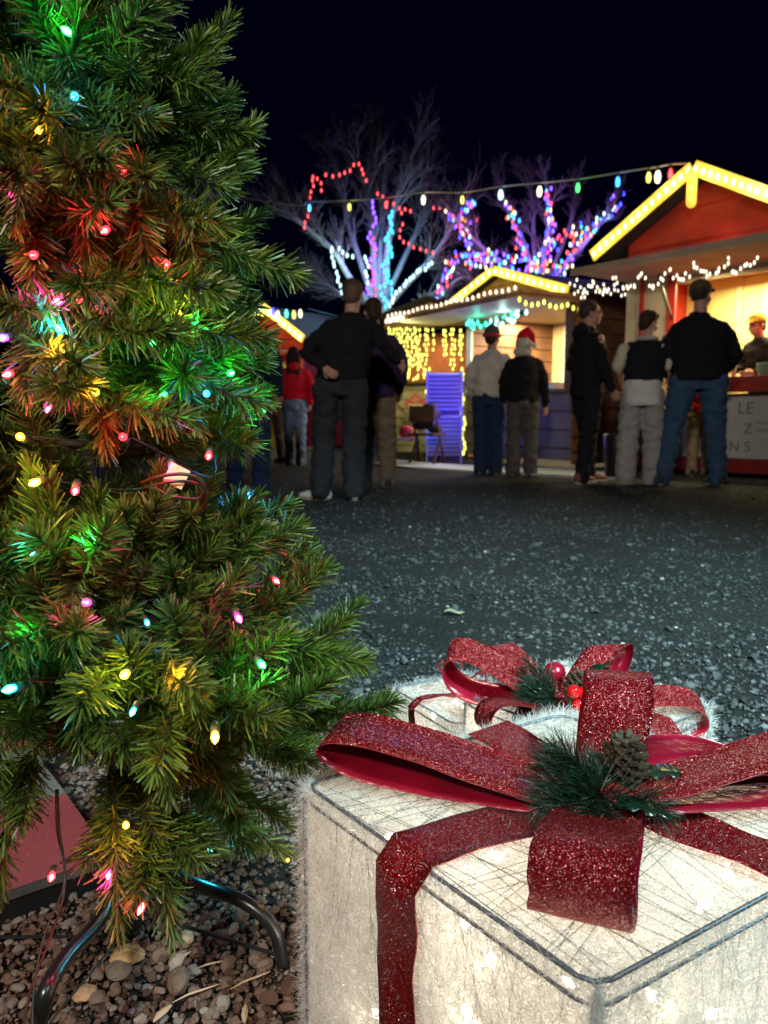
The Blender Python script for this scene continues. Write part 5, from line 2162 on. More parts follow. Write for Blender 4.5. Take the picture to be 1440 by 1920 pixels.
RB, RL = .028, .066
bulb_string('violet string lights wound up the left stem of the tall bare tree', strand_pts([(698, 568), (690, 540), (704, 520), (694, 490), (706, 465), (692, 440), (704, 412), (697, 385), (701, 372)], 10, YA - .25, 3), 'violet', RB, RL)
bulb_string('second violet string on the left stem of the tall bare tree', strand_pts([(706, 565), (700, 530), (696, 500), (702, 470), (699, 440)], 11, YA - .3, 3), 'magenta', RB * .8, RL * .8)
bulb_string('cyan string lights wound up the right stem of the tall bare tree', strand_pts([(722, 570), (714, 540), (734, 520), (716, 495), (738, 470), (720, 445), (740, 425), (728, 405), (742, 390)], 11, YA - .45, 3), 'cyan', RB, RL)
bulb_string('second cyan string on the right stem of the tall bare tree', strand_pts([(728, 565), (736, 540), (724, 510), (734, 480), (726, 450), (735, 400)], 13, YA - .5, 3), 'blue', RB, RL)
bulb_string('icy white string lights on the left limb of the tall bare tree', strand_pts([(640, 545), (632, 510), (624, 480), (618, 465), (630, 462), (645, 472), (662, 482)], 10, YA - .5, 2.5), 'cool', RB, RL)
bulb_string('icy white string lights close left of the violet stem', strand_pts([(690, 525), (688, 500), (690, 480), (678, 478)], 10, YA - .5, 3), 'cool', RB, RL)
bulb_string('icy white string lights on the right limb of the tall bare tree', strand_pts([(733, 572), (740, 555), (752, 538), (770, 522), (786, 505), (805, 498), (814, 488)], 9, YA - .6, 3), 'cool', RB, RL)
for lab, pl in (('red string lights in an arch at the left of the tall bare tree', [(569, 425), (574, 411), (581, 400), (580, 362), (585, 352), (590, 345), (581, 332), (592, 326), (601, 342), (604, 358)]),
                ('red string lights in an arch over the top limbs of the tall bare tree', [(611, 325), (634, 328), (645, 322), (658, 316), (663, 304), (674, 306), (679, 318), (689, 340)]),
                ('red string lights leading right from the top of the violet stem', [(708, 361), (726, 375), (745, 385), (755, 400), (762, 388), (774, 395)]),
                ('red string lights in a hanging bow right of the cyan stem', [(754, 420), (749, 432), (748, 447), (757, 452), (769, 458), (781, 461), (803, 470), (815, 474)]),
                ('red string lights in an arch between the two bare trees', [(814, 387), (822, 385), (832, 390), (845, 398), (852, 412), (858, 420), (868, 435), (872, 447)])):
    bulb_string(lab, strand_pts(pl, 12, YA - .8, 2), 'red', RB * .85, RL * .85)
multi = ['magenta', 'violet', 'red', 'teal', 'cool', 'deep', 'orange', 'violet', 'white', 'blue', 'deep', 'red', 'deep', 'violet']


def mhues(n):
    return [ri.choice(multi) for _ in range(n)]


for lab, pl, st, j in (('multicoloured lights on the leftmost limb of the crowded bare tree', [(845, 395), (868, 440), (885, 480), (930, 500), (985, 520)], 5.5, 9),
                       ('multicoloured lights on the tall left limb of the crowded bare tree', [(945, 372), (955, 400), (975, 440), (992, 480), (1004, 520)], 5, 8),
                       ('multicoloured lights on the middle limb of the crowded bare tree', [(1014, 350), (1030, 365), (1034, 400), (1030, 440), (1020, 480), (1012, 515)], 4.6, 8),
                       ('multicoloured lights on the long right limb of the crowded bare tree', [(1160, 365), (1140, 395), (1110, 425), (1090, 440), (1060, 490), (1045, 515)], 4.6, 8),
                       ('multicoloured lights on a lower right branch of the crowded bare tree', [(1100, 420), (1076, 430), (1050, 450), (1035, 470), (1000, 500)], 7, 9),
                       ('multicoloured lights low between the middle hut roof and the bare trees', [(800, 590), (815, 560), (835, 530), (840, 495), (862, 480), (900, 490), (935, 480)], 4.5, 9),
                       ('multicoloured lights round the crotch of the crowded bare tree', [(870, 500), (900, 470), (940, 495), (975, 470), (1000, 505), (1040, 495), (1070, 505)], 6, 9),
                       ('pink and blue lights on a high twig left of the crowded bare tree', [(886, 380), (880, 390), (890, 372), (862, 402), (894, 415)], 7, 4)):
    P_ = strand_pts(pl, st * .74, YB - .4, j * 1.25)
    bulb_string(lab, P_, None, RB * .9, RL * .9, hues=mhues(len(P_)))
for (u, v, Y, c, en) in ((690, 480, YA - .7, (.3, .12, 1), 55), (735, 480, YA - .8, (.1, .6, 1), 55), (640, 500, YA - .9, (.5, .95, 1), 35), (770, 530, YA - 1, (.5, .95, 1), 30), (710, 580, YA - 1, (.4, .7, 1), 25),
                         (1030, 440, YB - .8, (.35, .15, 1), 60), (950, 470, YB - .8, (.4, .15, 1), 45), (1100, 440, YB - .8, (.3, .2, 1), 45), (860, 450, YB - .6, (.8, .2, .6), 25), (830, 560, YB - .6, (.5, .3, 1), 18)):
    lamp('tree_glow', 'POINT', PY(u, v, Y), en * (.5 if v < 420 else 1.3), c, .15)

# ================================================================== PEOPLE
def remeshed(B, name, mats, parent, vox, smooth_it=2, fold=0.0, fscale=9.0, seed=0.0):
    o = B.build(name, mats, None)
    md = o.modifiers.new('r', 'REMESH')
    md.mode = 'VOXEL'
    md.voxel_size = vox
    md.use_smooth_shade = True
    if smooth_it:
        s = o.modifiers.new('s', 'SMOOTH')
        s.factor = 0.5
        s.iterations = smooth_it
    dg = bpy.context.evaluated_depsgraph_get()
    me = bpy.data.meshes.new_from_object(o.evaluated_get(dg))
    old = o.data
    o.modifiers.clear()
    o.data = me
    bpy.data.meshes.remove(old)
    me.name = name
    if fold > 0:
        n = len(me.vertices)
        nr = [v.normal.copy() for v in me.vertices]
        for i, v in enumerate(me.vertices):
            p = v.co
            q = Vector((p.x * fscale + p.z * 3.0, p.y * fscale, p.z * fscale * 1.7 + seed))
            w = noise.noise(q) + 0.5 * noise.noise(q * 2.3)
            v.co = p + nr[i] * (fold * w)
        me.update()
    if parent:
        o.parent = parent
    return o


SKIN = {'fair': M['skin'], 'tan': mat('skin_tanned', (0.40, 0.20, 0.13), 0.55, var=0.08, vscale=14)}
CL = {}


def cloth(name, col, var=0.12, rough=0.92):
    if name not in CL:
        CL[name] = mat(name, col, rough, spec=0.2, var=var, vscale=9, bump=0.25, bscale=220)
    return CL[name]


def hand(B, w, d, curl_dir, side_dir, s=1.0, curl=0.35, r=0.0085):
    """palm, four bent fingers of different length and a thumb from the side of the palm"""
    w, d = Vector(w), Vector(d).normalized()
    c = (Vector(curl_dir) - d * Vector(curl_dir).dot(d)).normalized()
    sd = c.cross(d).normalized()
    if sd.dot(Vector(side_dir)) < 0:
        sd = -sd
    B.limb([w - d * .02, w + d * .02 * s], [.026, .028], 10)
    for q in (-.026, -.009, .009, .026):
        B.limb([w + d * .015 * s + sd * q * .7, w + d * .085 * s + sd * q], [.015, .012], 8)
    for q, L_ in ((-.030, .060), (-.010, .074), (.010, .080), (.030, .070)):
        p0 = w + d * .085 * s + sd * q
        d1 = (d + c * curl).normalized()
        d2 = (d + c * curl * 3.2).normalized()
        d3 = (d + c * curl * 6).normalized()
        p1 = p0 + d1 * L_ * .42 * s
        p2 = p1 + d2 * L_ * .33 * s
        p3 = p2 + d3 * L_ * .25 * s
        B.tube([p0, p1, p2, p3], [r * 1.05, r, r * .92, r * .8], 8)
    t0 = w + d * .03 * s + sd * .026
    t1 = t0 + (sd * .8 + d * .7 + c * .2).normalized() * .036 * s
    t2 = t1 + (sd * .25 + d * 1 + c * .4).normalized() * .03 * s
    B.tube([t0, t1, t2], [r * 1.4, r * 1.15, r * .9], 8)


def person(label, loc, h, yaw, lean=(0, 0), feet=((-.12, 0), (.12, 0)), fyaw=(8, -8), arms=None, head=(0, 0, 0), skin='fair',
           top=('black_cloth', (0.012, 0.012, 0.014)), hem=.86, bulk=1.0, legs=('jeans', (0.05, 0.08, 0.14)), lr=(.10, .078, .07), shoe=((0.02, 0.02, 0.02), (0.3, 0.3, 0.3)),
           hair=((0.03, 0.018, 0.01), 'short'), hat=None, face=True, bend=0.0, hood=False, vox=.008, hipw=1.0, curl=.35, sleeves=True, extra=None, stripes=False, hemz=0.0):
    s = h / 1.75
    t = thing('person', label, 'person', loc, yaw)
    V3 = Vector
    pel = V3((0, 0, .93))
    neck = V3((lean[0], lean[1], 1.46))
    ch = pel.lerp(neck, .62)
    hd = neck + V3((head[0] if len(head) > 3 else lean[0] * .15, .02 + bend, .165 - bend * .3))
    sh = [neck + V3((sx * .178 * (.4 + .6 * bulk), -.005, -.075 - (bulk - 1) * .16)) for sx in (-1, 1)]
    if arms is None:
        arms = [((-.245, -.03, 1.13), (-.25, .06, .88)), ((.245, -.03, 1.13), (.25, .06, .88))]
    arms = [(V3(a), V3(b)) for a, b in arms]
    hip = [V3((sx * .095 * hipw, 0, .90)) for sx in (-1, 1)]
    ank = [V3((f[0], f[1], .085)) for f in feet]
    knee = [hip[i].lerp(ank[i], .47) + V3((0, .03, 0)) for i in (0, 1)]

    def S(p):
        return V3(p) * s
    # ---- body
    B = MB()
    sp = lambda z: pel.lerp(neck, (z - .93) / .53)
    B.loft([(S(sp(z)), rx * s, ry * s) for z, rx, ry in ((.84, .13, .09), (.95, .155, .10), (1.08, .14, .09), (1.25, .16, .10), (1.36, .165, .095), (1.43, .12, .07), (1.47, .06, .055))])
    B.limb([S(neck + V3((0, 0, -.04))), S(neck.lerp(hd, .5)), S(hd)], [.062 * s, .057 * s, .055 * s], 14)
    rot = Matrix.Rotation(head[0] if len(head) == 3 else 0, 3, 'Z') @ Matrix.Rotation(head[1], 3, 'X')
    def H(x, y, z):
        return S(hd) + rot @ (V3((x, y, z)) * s)
    B.ellipsoid(H(0, -.008, .035), .077 * s, .096 * s, .088 * s, mtx=rot)
    B.ellipsoid(H(0, .028, -.03), .060 * s, .066 * s, .080 * s, mtx=rot)
    B.ellipsoid(H(0, .062, -.082), .028 * s, .026 * s, .024 * s, mtx=rot)   # chin
    B.tube([H(0, .085, .025), H(0, .103, -.004), H(0, .112, -.022)], [.009 * s, .012 * s, .014 * s], 8)      # nose
    B.ellipsoid(H(0, .082, .033), .045 * s, .02 * s, .012 * s, mtx=rot)     # brow
    B.ellipsoid(H(0, .086, -.052), .024 * s, .014 * s, .009 * s, mtx=rot)   # lips
    for sx in (-1, 1):
        B.ellipsoid(H(sx * .078, -.004, -.005), .010 * s, .018 * s, .030 * s, mtx=rot)
        B.ellipsoid(H(sx * .038, .066, -.02), .022 * s, .024 * s, .022 * s, mtx=rot)
    for i, sx in enumerate((-1, 1)):
        el, wr = arms[i]
        B.limb([S(sh[i]), S(el), S(wr)], [.045 * s, .038 * s, .026 * s], 10)
        d = (wr - el).normalized()
        hand(B, S(wr), d, V3((-sx * .6, .6, 0)) if abs(d.y) < .8 else V3((-sx, 0, -.3)), V3((0, 1, .2)), s, curl)
        B.limb([S(hip[i]), S(knee[i]), S(ank[i]), S(ank[i] + V3((0, 0, -.03)))], [.075 * s, .052 * s, .036 * s, .036 * s], 10)
        a = R(fyaw[i])
        B.limb([S(ank[i] + V3((0, 0, -.03))), S(ank[i] + V3((math.sin(a) * .12, math.cos(a) * .12, -.05)))], [.034 * s, .028 * s], 8)
    remeshed(B, 'body', SKIN[skin], t, vox, 1)
    if face:
        for sx in (-1, 1):
            e = MB()
            e.ellipsoid(H(sx * .031, .0815, .010), .0125 * s, .009 * s, .0075 * s)
            e.build('eye', cloth('eye_dark', (.03, .02, .015), 0, .3), t, smooth=True)
            e = MB()
            e.beam(H(sx * .015, .095, .030), H(sx * .05, .080, .033), .008 * s, .008 * s)
            e.build('eyebrow', cloth('brow_hair', (.04, .025, .015)), t)
        e = MB()
        e.beam(H(-.022, .0985, -.052), H(.022, .0985, -.052), .004 * s, .006 * s)
        e.build('mouth', cloth('lip_red', (.25, .06, .05), 0, .5), t)
    # ---- top
    if top:
        B = MB()
        k = bulk
        k2 = .5 + .5 * bulk
        secs = [(hem, .178 * k, .125 * k), (hem + .05, .185 * k, .13 * k), (1.05, .183 * k, .128 * k), (1.20, .195 * k, .135 * k), (1.32, .205 * k, .130 * k), (1.39, .180 * k, .108 * k), (1.43, .135 * k, .088), (1.465, .095, .075), (1.49, .07, .066)]
        B.loft([(S(V3((sp(z).x, sp(z).y, z))), rx * s, ry * s) for z, rx, ry in secs])
        for i, sx in enumerate((-1, 1)):
            el, wr = arms[i]
            if sleeves:
                wr2 = el.lerp(wr, .96)
                B.limb([S(sh[i] - V3((sx * .03, 0, 0))), S(sh[i].lerp(el, .5)), S(el), S(el.lerp(wr2, .6)), S(wr2)], [.064 * k2 * s, .066 * k2 * s, .058 * k2 * s, .052 * k2 * s, .043 * k2 * s], 12)
            else:
                B.limb([S(sh[i] - V3((sx * .03, 0, 0))), S(sh[i].lerp(el, .3))], [.068 * k * s, .06 * k * s], 12)
        if hood:
            B.ellipsoid(S(neck + V3((0, -.075, .0))), .105 * s, .075 * s, .075 * s)
            B.ellipsoid(S(neck + V3((0, -.02, .03))), .088 * s, .08 * s, .035 * s)
        remeshed(B, 'jacket' if sleeves else 'vest', cloth(*top), t, .014, 1, .020, 8.0, seed=h * 31)
    # ---- trousers
    B = MB()
    B.loft([(S(V3((0, 0, z))), rx * s, ry * s) for z, rx, ry in ((.83, .155 * hipw, .115), (.92, .172 * hipw, .128), (1.0, .160 * hipw, .115), (1.04, .150 * hipw, .105))])
    for i in (0, 1):
        hem_p = ank[i] + V3((0, -hemz * .6, -.035 + hemz))
        B.limb([S(hip[i] + V3((0, 0, -.0))), S(hip[i].lerp(knee[i], .5)), S(knee[i]), S(knee[i].lerp(hem_p, .5)), S(hem_p)], [lr[0] * s, (lr[0] * .6 + lr[1] * .4) * s, lr[1] * s, (lr[1] + lr[2]) / 2 * s, lr[2] * s], 14)
    remeshed(B, 'trousers', cloth(*legs), t, .014, 1, .018, 9.0, seed=h * 17)
    # ---- shoes
    for i in (0, 1):
        a = R(fyaw[i])
        f = V3((math.sin(a), math.cos(a), 0))
        l = V3((f.y, -f.x, 0))
        b0 = V3((feet[i][0], feet[i][1], 0))
        B = MB()
        B.limb([S(b0 - f * .055 + V3((0, 0, .045))), S(b0 + f * .03 + V3((0, 0, .048))), S(b0 + f * .12 + V3((0, 0, .036))), S(b0 + f * .175 + V3((0, 0, .030)))], [.040 * s, .043 * s, .040 * s, .030 * s], 12)
        B.limb([S(b0 - f * .05 + V3((0, 0, .08))), S(b0 - f * .045 + V3((0, 0, .05)))], [.036 * s, .038 * s], 10)
        B.v = [(x, y, max(z, .016)) for x, y, z in B.v]
        so = remeshed(B, 'shoe', cloth('shoe_%d_%s' % (int(shoe[0][0] * 100), label[:6].replace(' ', '')), shoe[0], .05, .6), t, .008, 2)
        B = MB()
        prof_ = []
        K = 16
        for j in range(K):
            an = 2 * PI * j / K
            yy_ = math.cos(an)
            prof_.append(S(b0 + f * (.06 + .15 * yy_) + l * (.046 + .006 * yy_) * math.sin(an)))
        vs_ = [(p.x, p.y, .001) for p in prof_] + [(p.x, p.y, .024 * s) for p in prof_]
        B.add(vs_, [tuple(range(K)), tuple(reversed(range(K, 2 * K)))] + [(j + K, j, (j + 1) % K, (j + 1) % K + K)[::-1] for j in range(K)])
        B.build('sole', cloth('sole_%d' % int(shoe[1][0] * 100), shoe[1], .05, .7), so)
        if stripes:
            for q_ in (-1, 1):
                for kx in (-.01, .025, .06):
                    B = MB()
                    B.beam(S(b0 + f * kx + l * q_ * .045 + V3((0, 0, .03))), S(b0 + f * (kx - .025) + l * q_ * .036 + V3((0, 0, .075))), .004, .013, up=l)
                    B.build('stripe', cloth('black_leather', (.02, .02, .02), 0, .5), so)
    # ---- hair
    if hair:
        hc, style = hair
        B = MB()
        B.ellipsoid(H(0, -.020, .046), .086 * s, .100 * s, .092 * s, mtx=rot)
        if style != 'buzz':
            B.ellipsoid(H(0, .030, .095), .062 * s, .055 * s, .038 * s, mtx=rot)
            B.ellipsoid(H(0, -.055, -.01), .074 * s, .050 * s, .075 * s, mtx=rot)
        if style == 'long':
            for x_ in (-.05, 0, .05):
                B.limb([H(x_, -.05, .02), H(x_ * 1.2, -.085, -.12), H(x_ * 1.3, -.11, -.28), H(x_, -.11, -.36)], [.05 * s, .052 * s, .045 * s, .02 * s], 10)
        if style == 'bun':
            B.ellipsoid(H(0, -.10, .08), .04 * s, .04 * s, .038 * s)
        if style == 'mop':
            for _ in range(16):
                a_ = random.uniform(0, 2 * PI)
                B.ellipsoid(H(.065 * math.cos(a_), -.012 + .075 * math.sin(a_), random.uniform(.03, .10)), .032 * s, .032 * s, .03 * s)
        remeshed(B, 'hair', cloth('hair_%d_%d' % (int(hc[0] * 1000), int(hc[1] * 1000)), hc, .4, .6), t, .007, 1, .004, 60, 1)
    if hat:
        kind, c1, c2 = hat
        B = MB()
        if kind == 'beanie':
            B.ellipsoid(H(0, -.018, .055), .094 * s, .108 * s, .105 * s, mtx=rot)
            B.ellipsoid(H(0, -.02, .155), .025 * s, .025 * s, .02 * s)
            o = remeshed(B, 'beanie', cloth('beanie_wool', c1), t, .008, 1, .004, 40)
            B = MB()
            ring = [H(.092 * math.cos(2 * PI * i / 20), -.015 + .105 * math.sin(2 * PI * i / 20), .03) for i in range(21)]
            B.tube(ring, .021 * s, 8)
            B.build('beanie_band', cloth('beanie_band', c2), o, smooth=True)
        if kind == 'santa':
            B.ellipsoid(H(0, -.015, .06), .092 * s, .106 * s, .098 * s, mtx=rot)
            B.limb([H(0, -.02, .10), H(.05, -.02, .14), H(.11, -.03, .08), H(.135, -.04, -.0)], [.075 * s, .055 * s, .035 * s, .02 * s], 10)
            o = remeshed(B, 'santa_hat', cloth('santa_red', c1), t, .008, 1, .004, 30)
            B = MB()
            B.ellipsoid(H(.14, -.045, -.035), .036 * s, .036 * s, .036 * s)
            remeshed(B, 'pompom', cloth('white_fluff', (.7, .7, .68)), o, .006, 0, .006, 60)
            B = MB()
            B.ellipsoid(H(0, -.04, -.01), .10 * s, .095 * s, .115 * s)
            B.ellipsoid(H(0, -.05, -.11), .12 * s, .085 * s, .07 * s)
            remeshed(B, 'pale_hood', cloth('pale_hood_cloth', (.55, .50, .40)), t, .012, 1, .008, 14)
        if kind == 'cap':
            B.ellipsoid(H(0, -.012, .072), .090 * s, .104 * s, .078 * s, mtx=rot)
            B.v = [v for v in B.v]
            o = remeshed(B, 'cap', cloth('cap_' + str(int(c1[0] * 100)), c1), t, .007, 1)
            B = MB()
            n_ = 12
            vs_ = []
            for zz in (0, .005):
                for j in range(n_ + 1):
                    an = PI * j / n_
                    vs_.append(H(.078 * math.cos(an), .06 + .10 * math.sin(an), .060 - .014 * math.sin(an) + zz))
            B.add(vs_, [tuple(reversed(range(n_ + 1))), tuple(range(n_ + 1, 2 * n_ + 2))] + [(j, j + 1, n_ + 2 + j, n_ + 1 + j) for j in range(n_)] + [(n_, 0, n_ + 1, 2 * n_ + 1)])
            B.build('cap_peak', cloth('cap_' + str(int(c1[0] * 100)), c1), o)
    if extra:
        extra(t, S, H, sp)
    return t


def G(u, v, dy=0):
    p = PZ(u, v, 0)
    p.y += dy
    return (p.x, p.y, 0)


BLACK = ('black_cloth', (0.011, 0.011, 0.013))
# man of the couple, back to us, arm round the other person
person('tall person seen from behind in black jacket, dark trousers and white striped trainers, feet apart', G(640, 938), 1.80, R(4), lean=(.09, .06),
       feet=((-.16, .02), (.10, -.03)), fyaw=(-62, -4), arms=[((-.27, -.06, 1.16), (-.14, -.16, 1.05)), ((.34, .04, 1.25), (.46, .12, 1.12))], head=(R(-16), R(-14), 0), bulk=1.10, hem=.94,
       top=BLACK, legs=('dark_grey_trousers', (0.028, 0.030, 0.036)), lr=(.11, .095, .09), hipw=1.15, shoe=((.62, .60, .55), (.30, .22, .15)), hair=((.10, .06, .035), 'short'), stripes=True, hemz=.05, curl=.5, face=False, bend=.03)
person('person in dark purple jacket and khaki trousers, half hidden behind the tall one in black', G(703, 915), 1.80, R(-4), lean=(-.02, .05),
       feet=((-.11, 0), (.12, .04)), arms=[((-.26, -.02, 1.14), (-.22, .12, .95)), ((.26, -.02, 1.14), (.22, .10, .9))], head=(R(22), R(-8), 0), bulk=1.1, hem=.84,
       top=('plum_jacket', (0.035, 0.018, 0.055)), legs=('khaki_trousers', (.16, .13, .085)), lr=(.10, .095, .08), shoe=((.03, .025, .02), (.05, .05, .05)), hair=((.04, .02, .012), 'short'), face=False)
person('woman with long dark hair in red hooded top and pale blue jeans walking away', G(553, 873), 1.66, R(3), lean=(.0, .04),
       feet=((-.08, .10), (.09, -.02)), fyaw=(4, -4), arms=[((-.26, -.01, 1.16), (-.27, .08, .98)), ((.26, -.04, 1.16), (.24, .0, .93))], bulk=1.08, hem=.98, hood=True,
       top=('red_hoodie', (.70, .012, .03)), legs=('pale_jeans', (.22, .30, .42)), lr=(.10, .078, .072), shoe=((.5, .46, .42), (.55, .55, .5)), hair=((.035, .012, .015), 'long'), face=False)
person('person in dark navy clothes mostly hidden behind the right edge of the christmas tree', G(470, 928), 1.75, R(0), feet=((-.16, .10), (.10, -.02)), top=('navy_top', (.012, .016, .035)), legs=('navy_jeans', (.018, .035, .085)), lr=(.10, .085, .08), face=False)
person('person in dark clothes walking, seen just left of the woman in red', G(512, 868), 1.68, R(40), feet=((-.1, .12), (.1, -.12)), top=BLACK, legs=('brown_trousers', (.10, .06, .04)), face=False)
person('person in cream jumper, grey and red knitted hat and dark blue jeans, back to us', G(914, 889), 1.74, R(-6), lean=(.03, .02),
       feet=((-.09, .0), (.10, .02)), arms=[((-.25, .0, 1.14), (-.20, .14, .96)), ((.27, .0, 1.13), (.33, .05, .88))], head=(R(-30), 0, 0), bulk=1.08, hem=.93,
       top=('cream_jumper', (.62, .55, .47)), legs=('dark_blue_jeans', (.018, .038, .085)), lr=(.11, .09, .085), shoe=((.05, .04, .035), (.2, .2, .2)), hair=((.05, .02, .015), 'short'), hat=('beanie', (.07, .08, .08), (.55, .03, .06)), face=False)
person('person in black jumper with santa hat over a pale hood, brown grey trousers', G(978, 891), 1.66, R(-4), lean=(.0, .02),
       feet=((-.11, .0), (.11, .02)), arms=[((-.25, .0, 1.12), (-.24, .10, .90)), ((.26, .0, 1.12), (.28, .04, .86))], head=(R(-20), 0, 0), bulk=1.05, hem=.90,
       top=BLACK, legs=('taupe_trousers', (.10, .085, .08)), lr=(.105, .092, .09), shoe=((.08, .06, .05), (.3, .3, .3)), hair=None, hat=('santa', (.62, .01, .03), (.7, .7, .7)), face=False)
person('short haired man in black hooded top and black trousers, turned in profile to the right', G(1094, 905), 1.86, R(-68), lean=(0, .0),
       feet=((-.08, .12), (.10, -.10)), fyaw=(12, -14), arms=[((-.24, .0, 1.14), (-.20, .16, .93)), ((.25, -.02, 1.13), (.24, .12, .90))], head=(R(-28), R(2), 0), bulk=1.02, hem=.92, hood=True,
       top=BLACK, legs=('black_trousers', (.012, .013, .018)), lr=(.105, .085, .07), shoe=((.20, .07, .05), (.5, .45, .4)), hair=((.05, .03, .02), 'buzz'))


def tee(t, S, H, sp):
    B = MB()
    B.loft([(S((0, 0, z)), rx, ry) for z, rx, ry in ((.80, .20, .145), (.86, .20, .145), (.97, .185, .135), (1.06, .18, .13))])
    remeshed(B, 'shirt_hem', cloth('white_tee', (.62, .60, .56)), t, .012, 2, .008, 9)
    B = MB()
    ring = [S(sp(1.46) + Vector((.085 * math.cos(a_), -.01 + .085 * math.sin(a_), .01))) for a_ in [2 * PI * i / 18 for i in range(19)]]
    B.tube(ring, .024, 8)
    B.build('collar', cloth('pale_collar', (.5, .48, .45)), t, smooth=True)
    for sx in (-1, 1):
        B = MB()
        B.limb([S((sx * .20, .01, 1.37)), S((sx * .245, .02, 1.20))], [.062, .066], 12)
        remeshed(B, 'sleeve', cloth('yellowish_sleeve', (.55, .50, .36)), t, .012, 1, .006, 9)


person('person in black vest over a white shirt with baggy grey trousers at the counter', G(1198, 909), 1.74, R(-14), lean=(.03, .05),
       feet=((-.14, .0), (.14, .06)), arms=[((-.24, .02, 1.14), (-.18, .20, 1.0)), ((.27, .05, 1.13), (.30, .22, .98))], head=(R(-50), R(-14), 0), bulk=1.06, hem=1.03, sleeves=False, bend=.02,
       top=('black_vest', (.012, .013, .018)), legs=('grey_cargo', (.34, .32, .30)), lr=(.11, .11, .10), hipw=1.1, shoe=((.03, .03, .03), (.05, .05, .05)), hair=((.045, .022, .012), 'mop'), extra=tee, face=False)
person('person with warm lit face bending at the counter beside the black vest', G(1250, 898, .4), 1.46, R(25), lean=(-.05, .08),
       feet=((-.1, 0), (.1, .05)), head=(R(80), 0, 0), top=('tan_coat', (.25, .17, .10)), legs=BLACK, hair=((.05, .03, .02), 'short'))
person('large man in black jacket, brown cap and blue jeans standing with legs apart', G(1300, 911), 2.00, R(-10), lean=(.0, .05),
       feet=((-.26, .02), (.20, .0)), fyaw=(20, -22), arms=[((-.28, .02, 1.13), (-.23, .18, .98)), ((.29, .02, 1.13), (.24, .18, .98))], head=(R(-42), R(2), 0), bulk=1.30, hem=.91,
       top=BLACK, legs=('mid_blue_jeans', (.04, .085, .15)), lr=(.125, .09, .08), hipw=1.28, shoe=((.03, .03, .03), (.3, .3, .3)), hair=((.06, .035, .02), 'buzz'), hat=('cap', (.10, .06, .03), None))
person('person in bright red top and beige trousers, partly hidden by the large man in black', G(1338, 898, .4), 1.46, R(-6),
       feet=((-.1, 0), (.1, .05)), arms=[((-.25, -.01, 1.14), (-.22, .14, .96)), ((.27, .02, 1.15), (.24, .2, 1.02))], top=('scarlet_top', (.50, .015, .015)), legs=('beige_trousers', (.30, .22, .12)), hair=((.05, .03, .02), 'short'), face=False)
pv_ = W1(1.50, .62, 0)
person('smiling vendor in yellow cap and black top leaning over the food counter', (pv_.x, pv_.y, .09), 1.78, A1 + R(180 - 14), lean=(.0, .12),
       arms=[((-.25, .12, 1.15), (-.16, .36, 1.08)), ((.25, .12, 1.15), (.14, .34, 1.12))], head=(0, R(-8), 0), bulk=1.02, top=BLACK, legs=BLACK, hair=((.08, .04, .02), 'short'), hat=('cap', (.62, .38, .06), None), bend=.05)
pv_ = W1(1.93, .60, 0)
person('vendor in black top at the right edge, behind the food counter', (pv_.x, pv_.y, .09), 1.66, A1 + R(170), lean=(.0, .12),
       arms=[((-.25, .12, 1.15), (-.16, .36, 1.08)), ((.25, .12, 1.15), (.14, .34, 1.12))], top=BLACK, legs=BLACK)
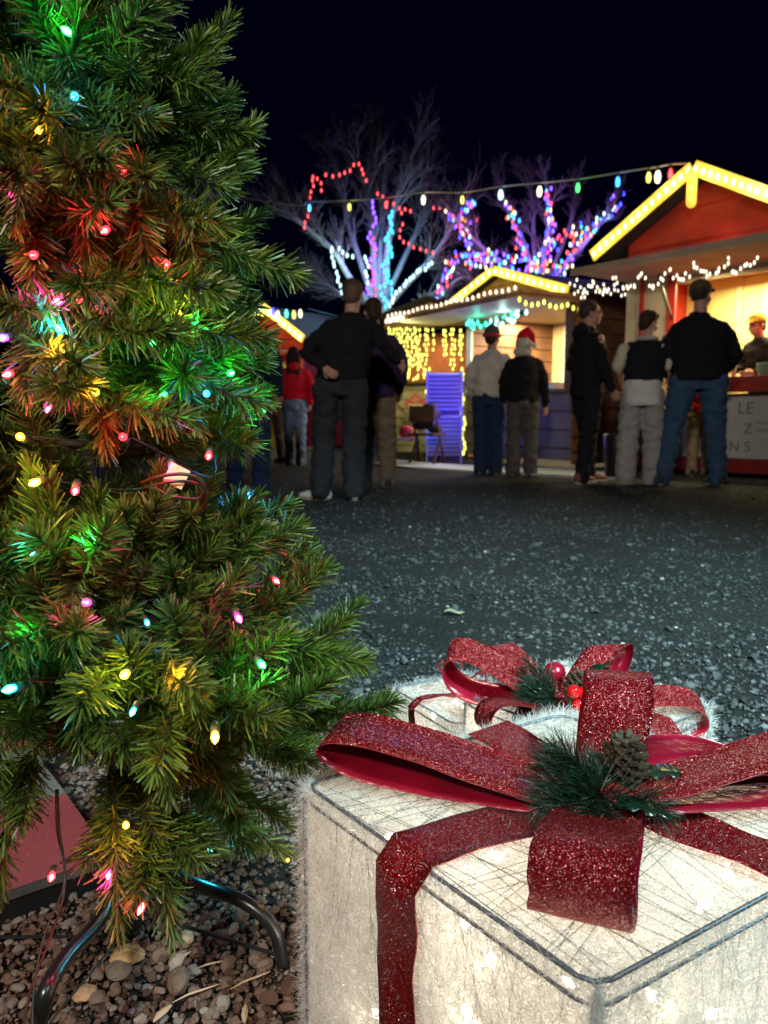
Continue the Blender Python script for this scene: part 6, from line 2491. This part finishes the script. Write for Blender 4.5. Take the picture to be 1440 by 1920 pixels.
# white carrier bag between the legs group
B = MB()
B.ellipsoid((0, 0, .16), .10, .05, .16)
B.ellipsoid((.02, 0, .28), .05, .02, .08)
o = remeshed(B, 'carrier_bag', cloth('white_plastic_bag', (.6, .63, .68), .05, .4), None, .01, 1, .008, 16)
q = PZ(1247, 905, 0)
o.location = (q.x, q.y - .02, .45)
tag(o, 'white carrier bag held between the grey trousers and the blue jeans', 'bag')
# food and trays on the red counter
for i, (x, lab, c, w, d, hh) in enumerate([(1.25, 'pale paper tray on the red counter, nearest the red top', (.7, .62, .35), .20, .16, .07), (1.47, 'stack of white paper cups on the red counter', (.7, .66, .5), .07, .07, .17),
                                          (1.62, 'pink napkin box on the red counter', (.6, .3, .25), .16, .12, .05), (1.80, 'green tin on the red counter near the right edge', (.15, .3, .2), .14, .12, .13)]):
    b = MB()
    b.tube([(0, 0, 0), (0, 0, .004), (0, 0, hh), (0, 0, hh + .004)], [w / 2 * .7, w / 2 * .75, w / 2, w / 2 * .95], 16 if i in (1, 3) else 4)
    o = b.build(('paper_tray', 'paper_cups', 'napkin_box', 'tin')[i], mat('counter_item_%d' % i, c, .5), None)
    p = W1(x, -.06, 1.132)
    o.location = p
    o.rotation_euler = (0, 0, A1 + .3)
    tag(o, lab, ('tray', 'cups', 'box', 'tin')[i])

# dry leaves on the open ground
for (u, v, L_, a, lab) in ((852, 1148, .075, .2, 'pale dry leaf lying flat on the open ground above the rear gift box'), (1096, 1087, .03, 1.2, 'small pale leaf scrap on the open ground below the grey trousers'),
                           (612, 1075, .05, 2.4, 'narrow pale leaf on the open ground just right of the tree')):
    p = PZ(u, v, .02)
    b = MB()
    n_ = 9
    vs_ = []
    for sgn in (1, 0, -1):
        for i in range(n_ + 1):
            t_ = i / n_
            vs_.append(((t_ - .5) * L_, sgn * L_ * .22 * math.sin(PI * t_), .006 * abs(sgn) * math.sin(PI * t_) + .004 * math.sin(t_ * 7)))
    k = n_ + 1
    b.add(vs_, [(i, i + 1, k + i + 1, k + i) for i in range(n_)] + [(k + i, k + i + 1, 2 * k + i + 1, 2 * k + i) for i in range(n_)])
    o = b.build('dry_leaf', cloth('dry_leaf_skin', (.42, .38, .26), .3, .7), None, smooth=True)
    sm = o.modifiers.new('t', 'SOLIDIFY')
    sm.thickness = .0008
    o.location = p
    o.rotation_euler = (.1, .1, a)
    tag(o, lab, 'leaf')
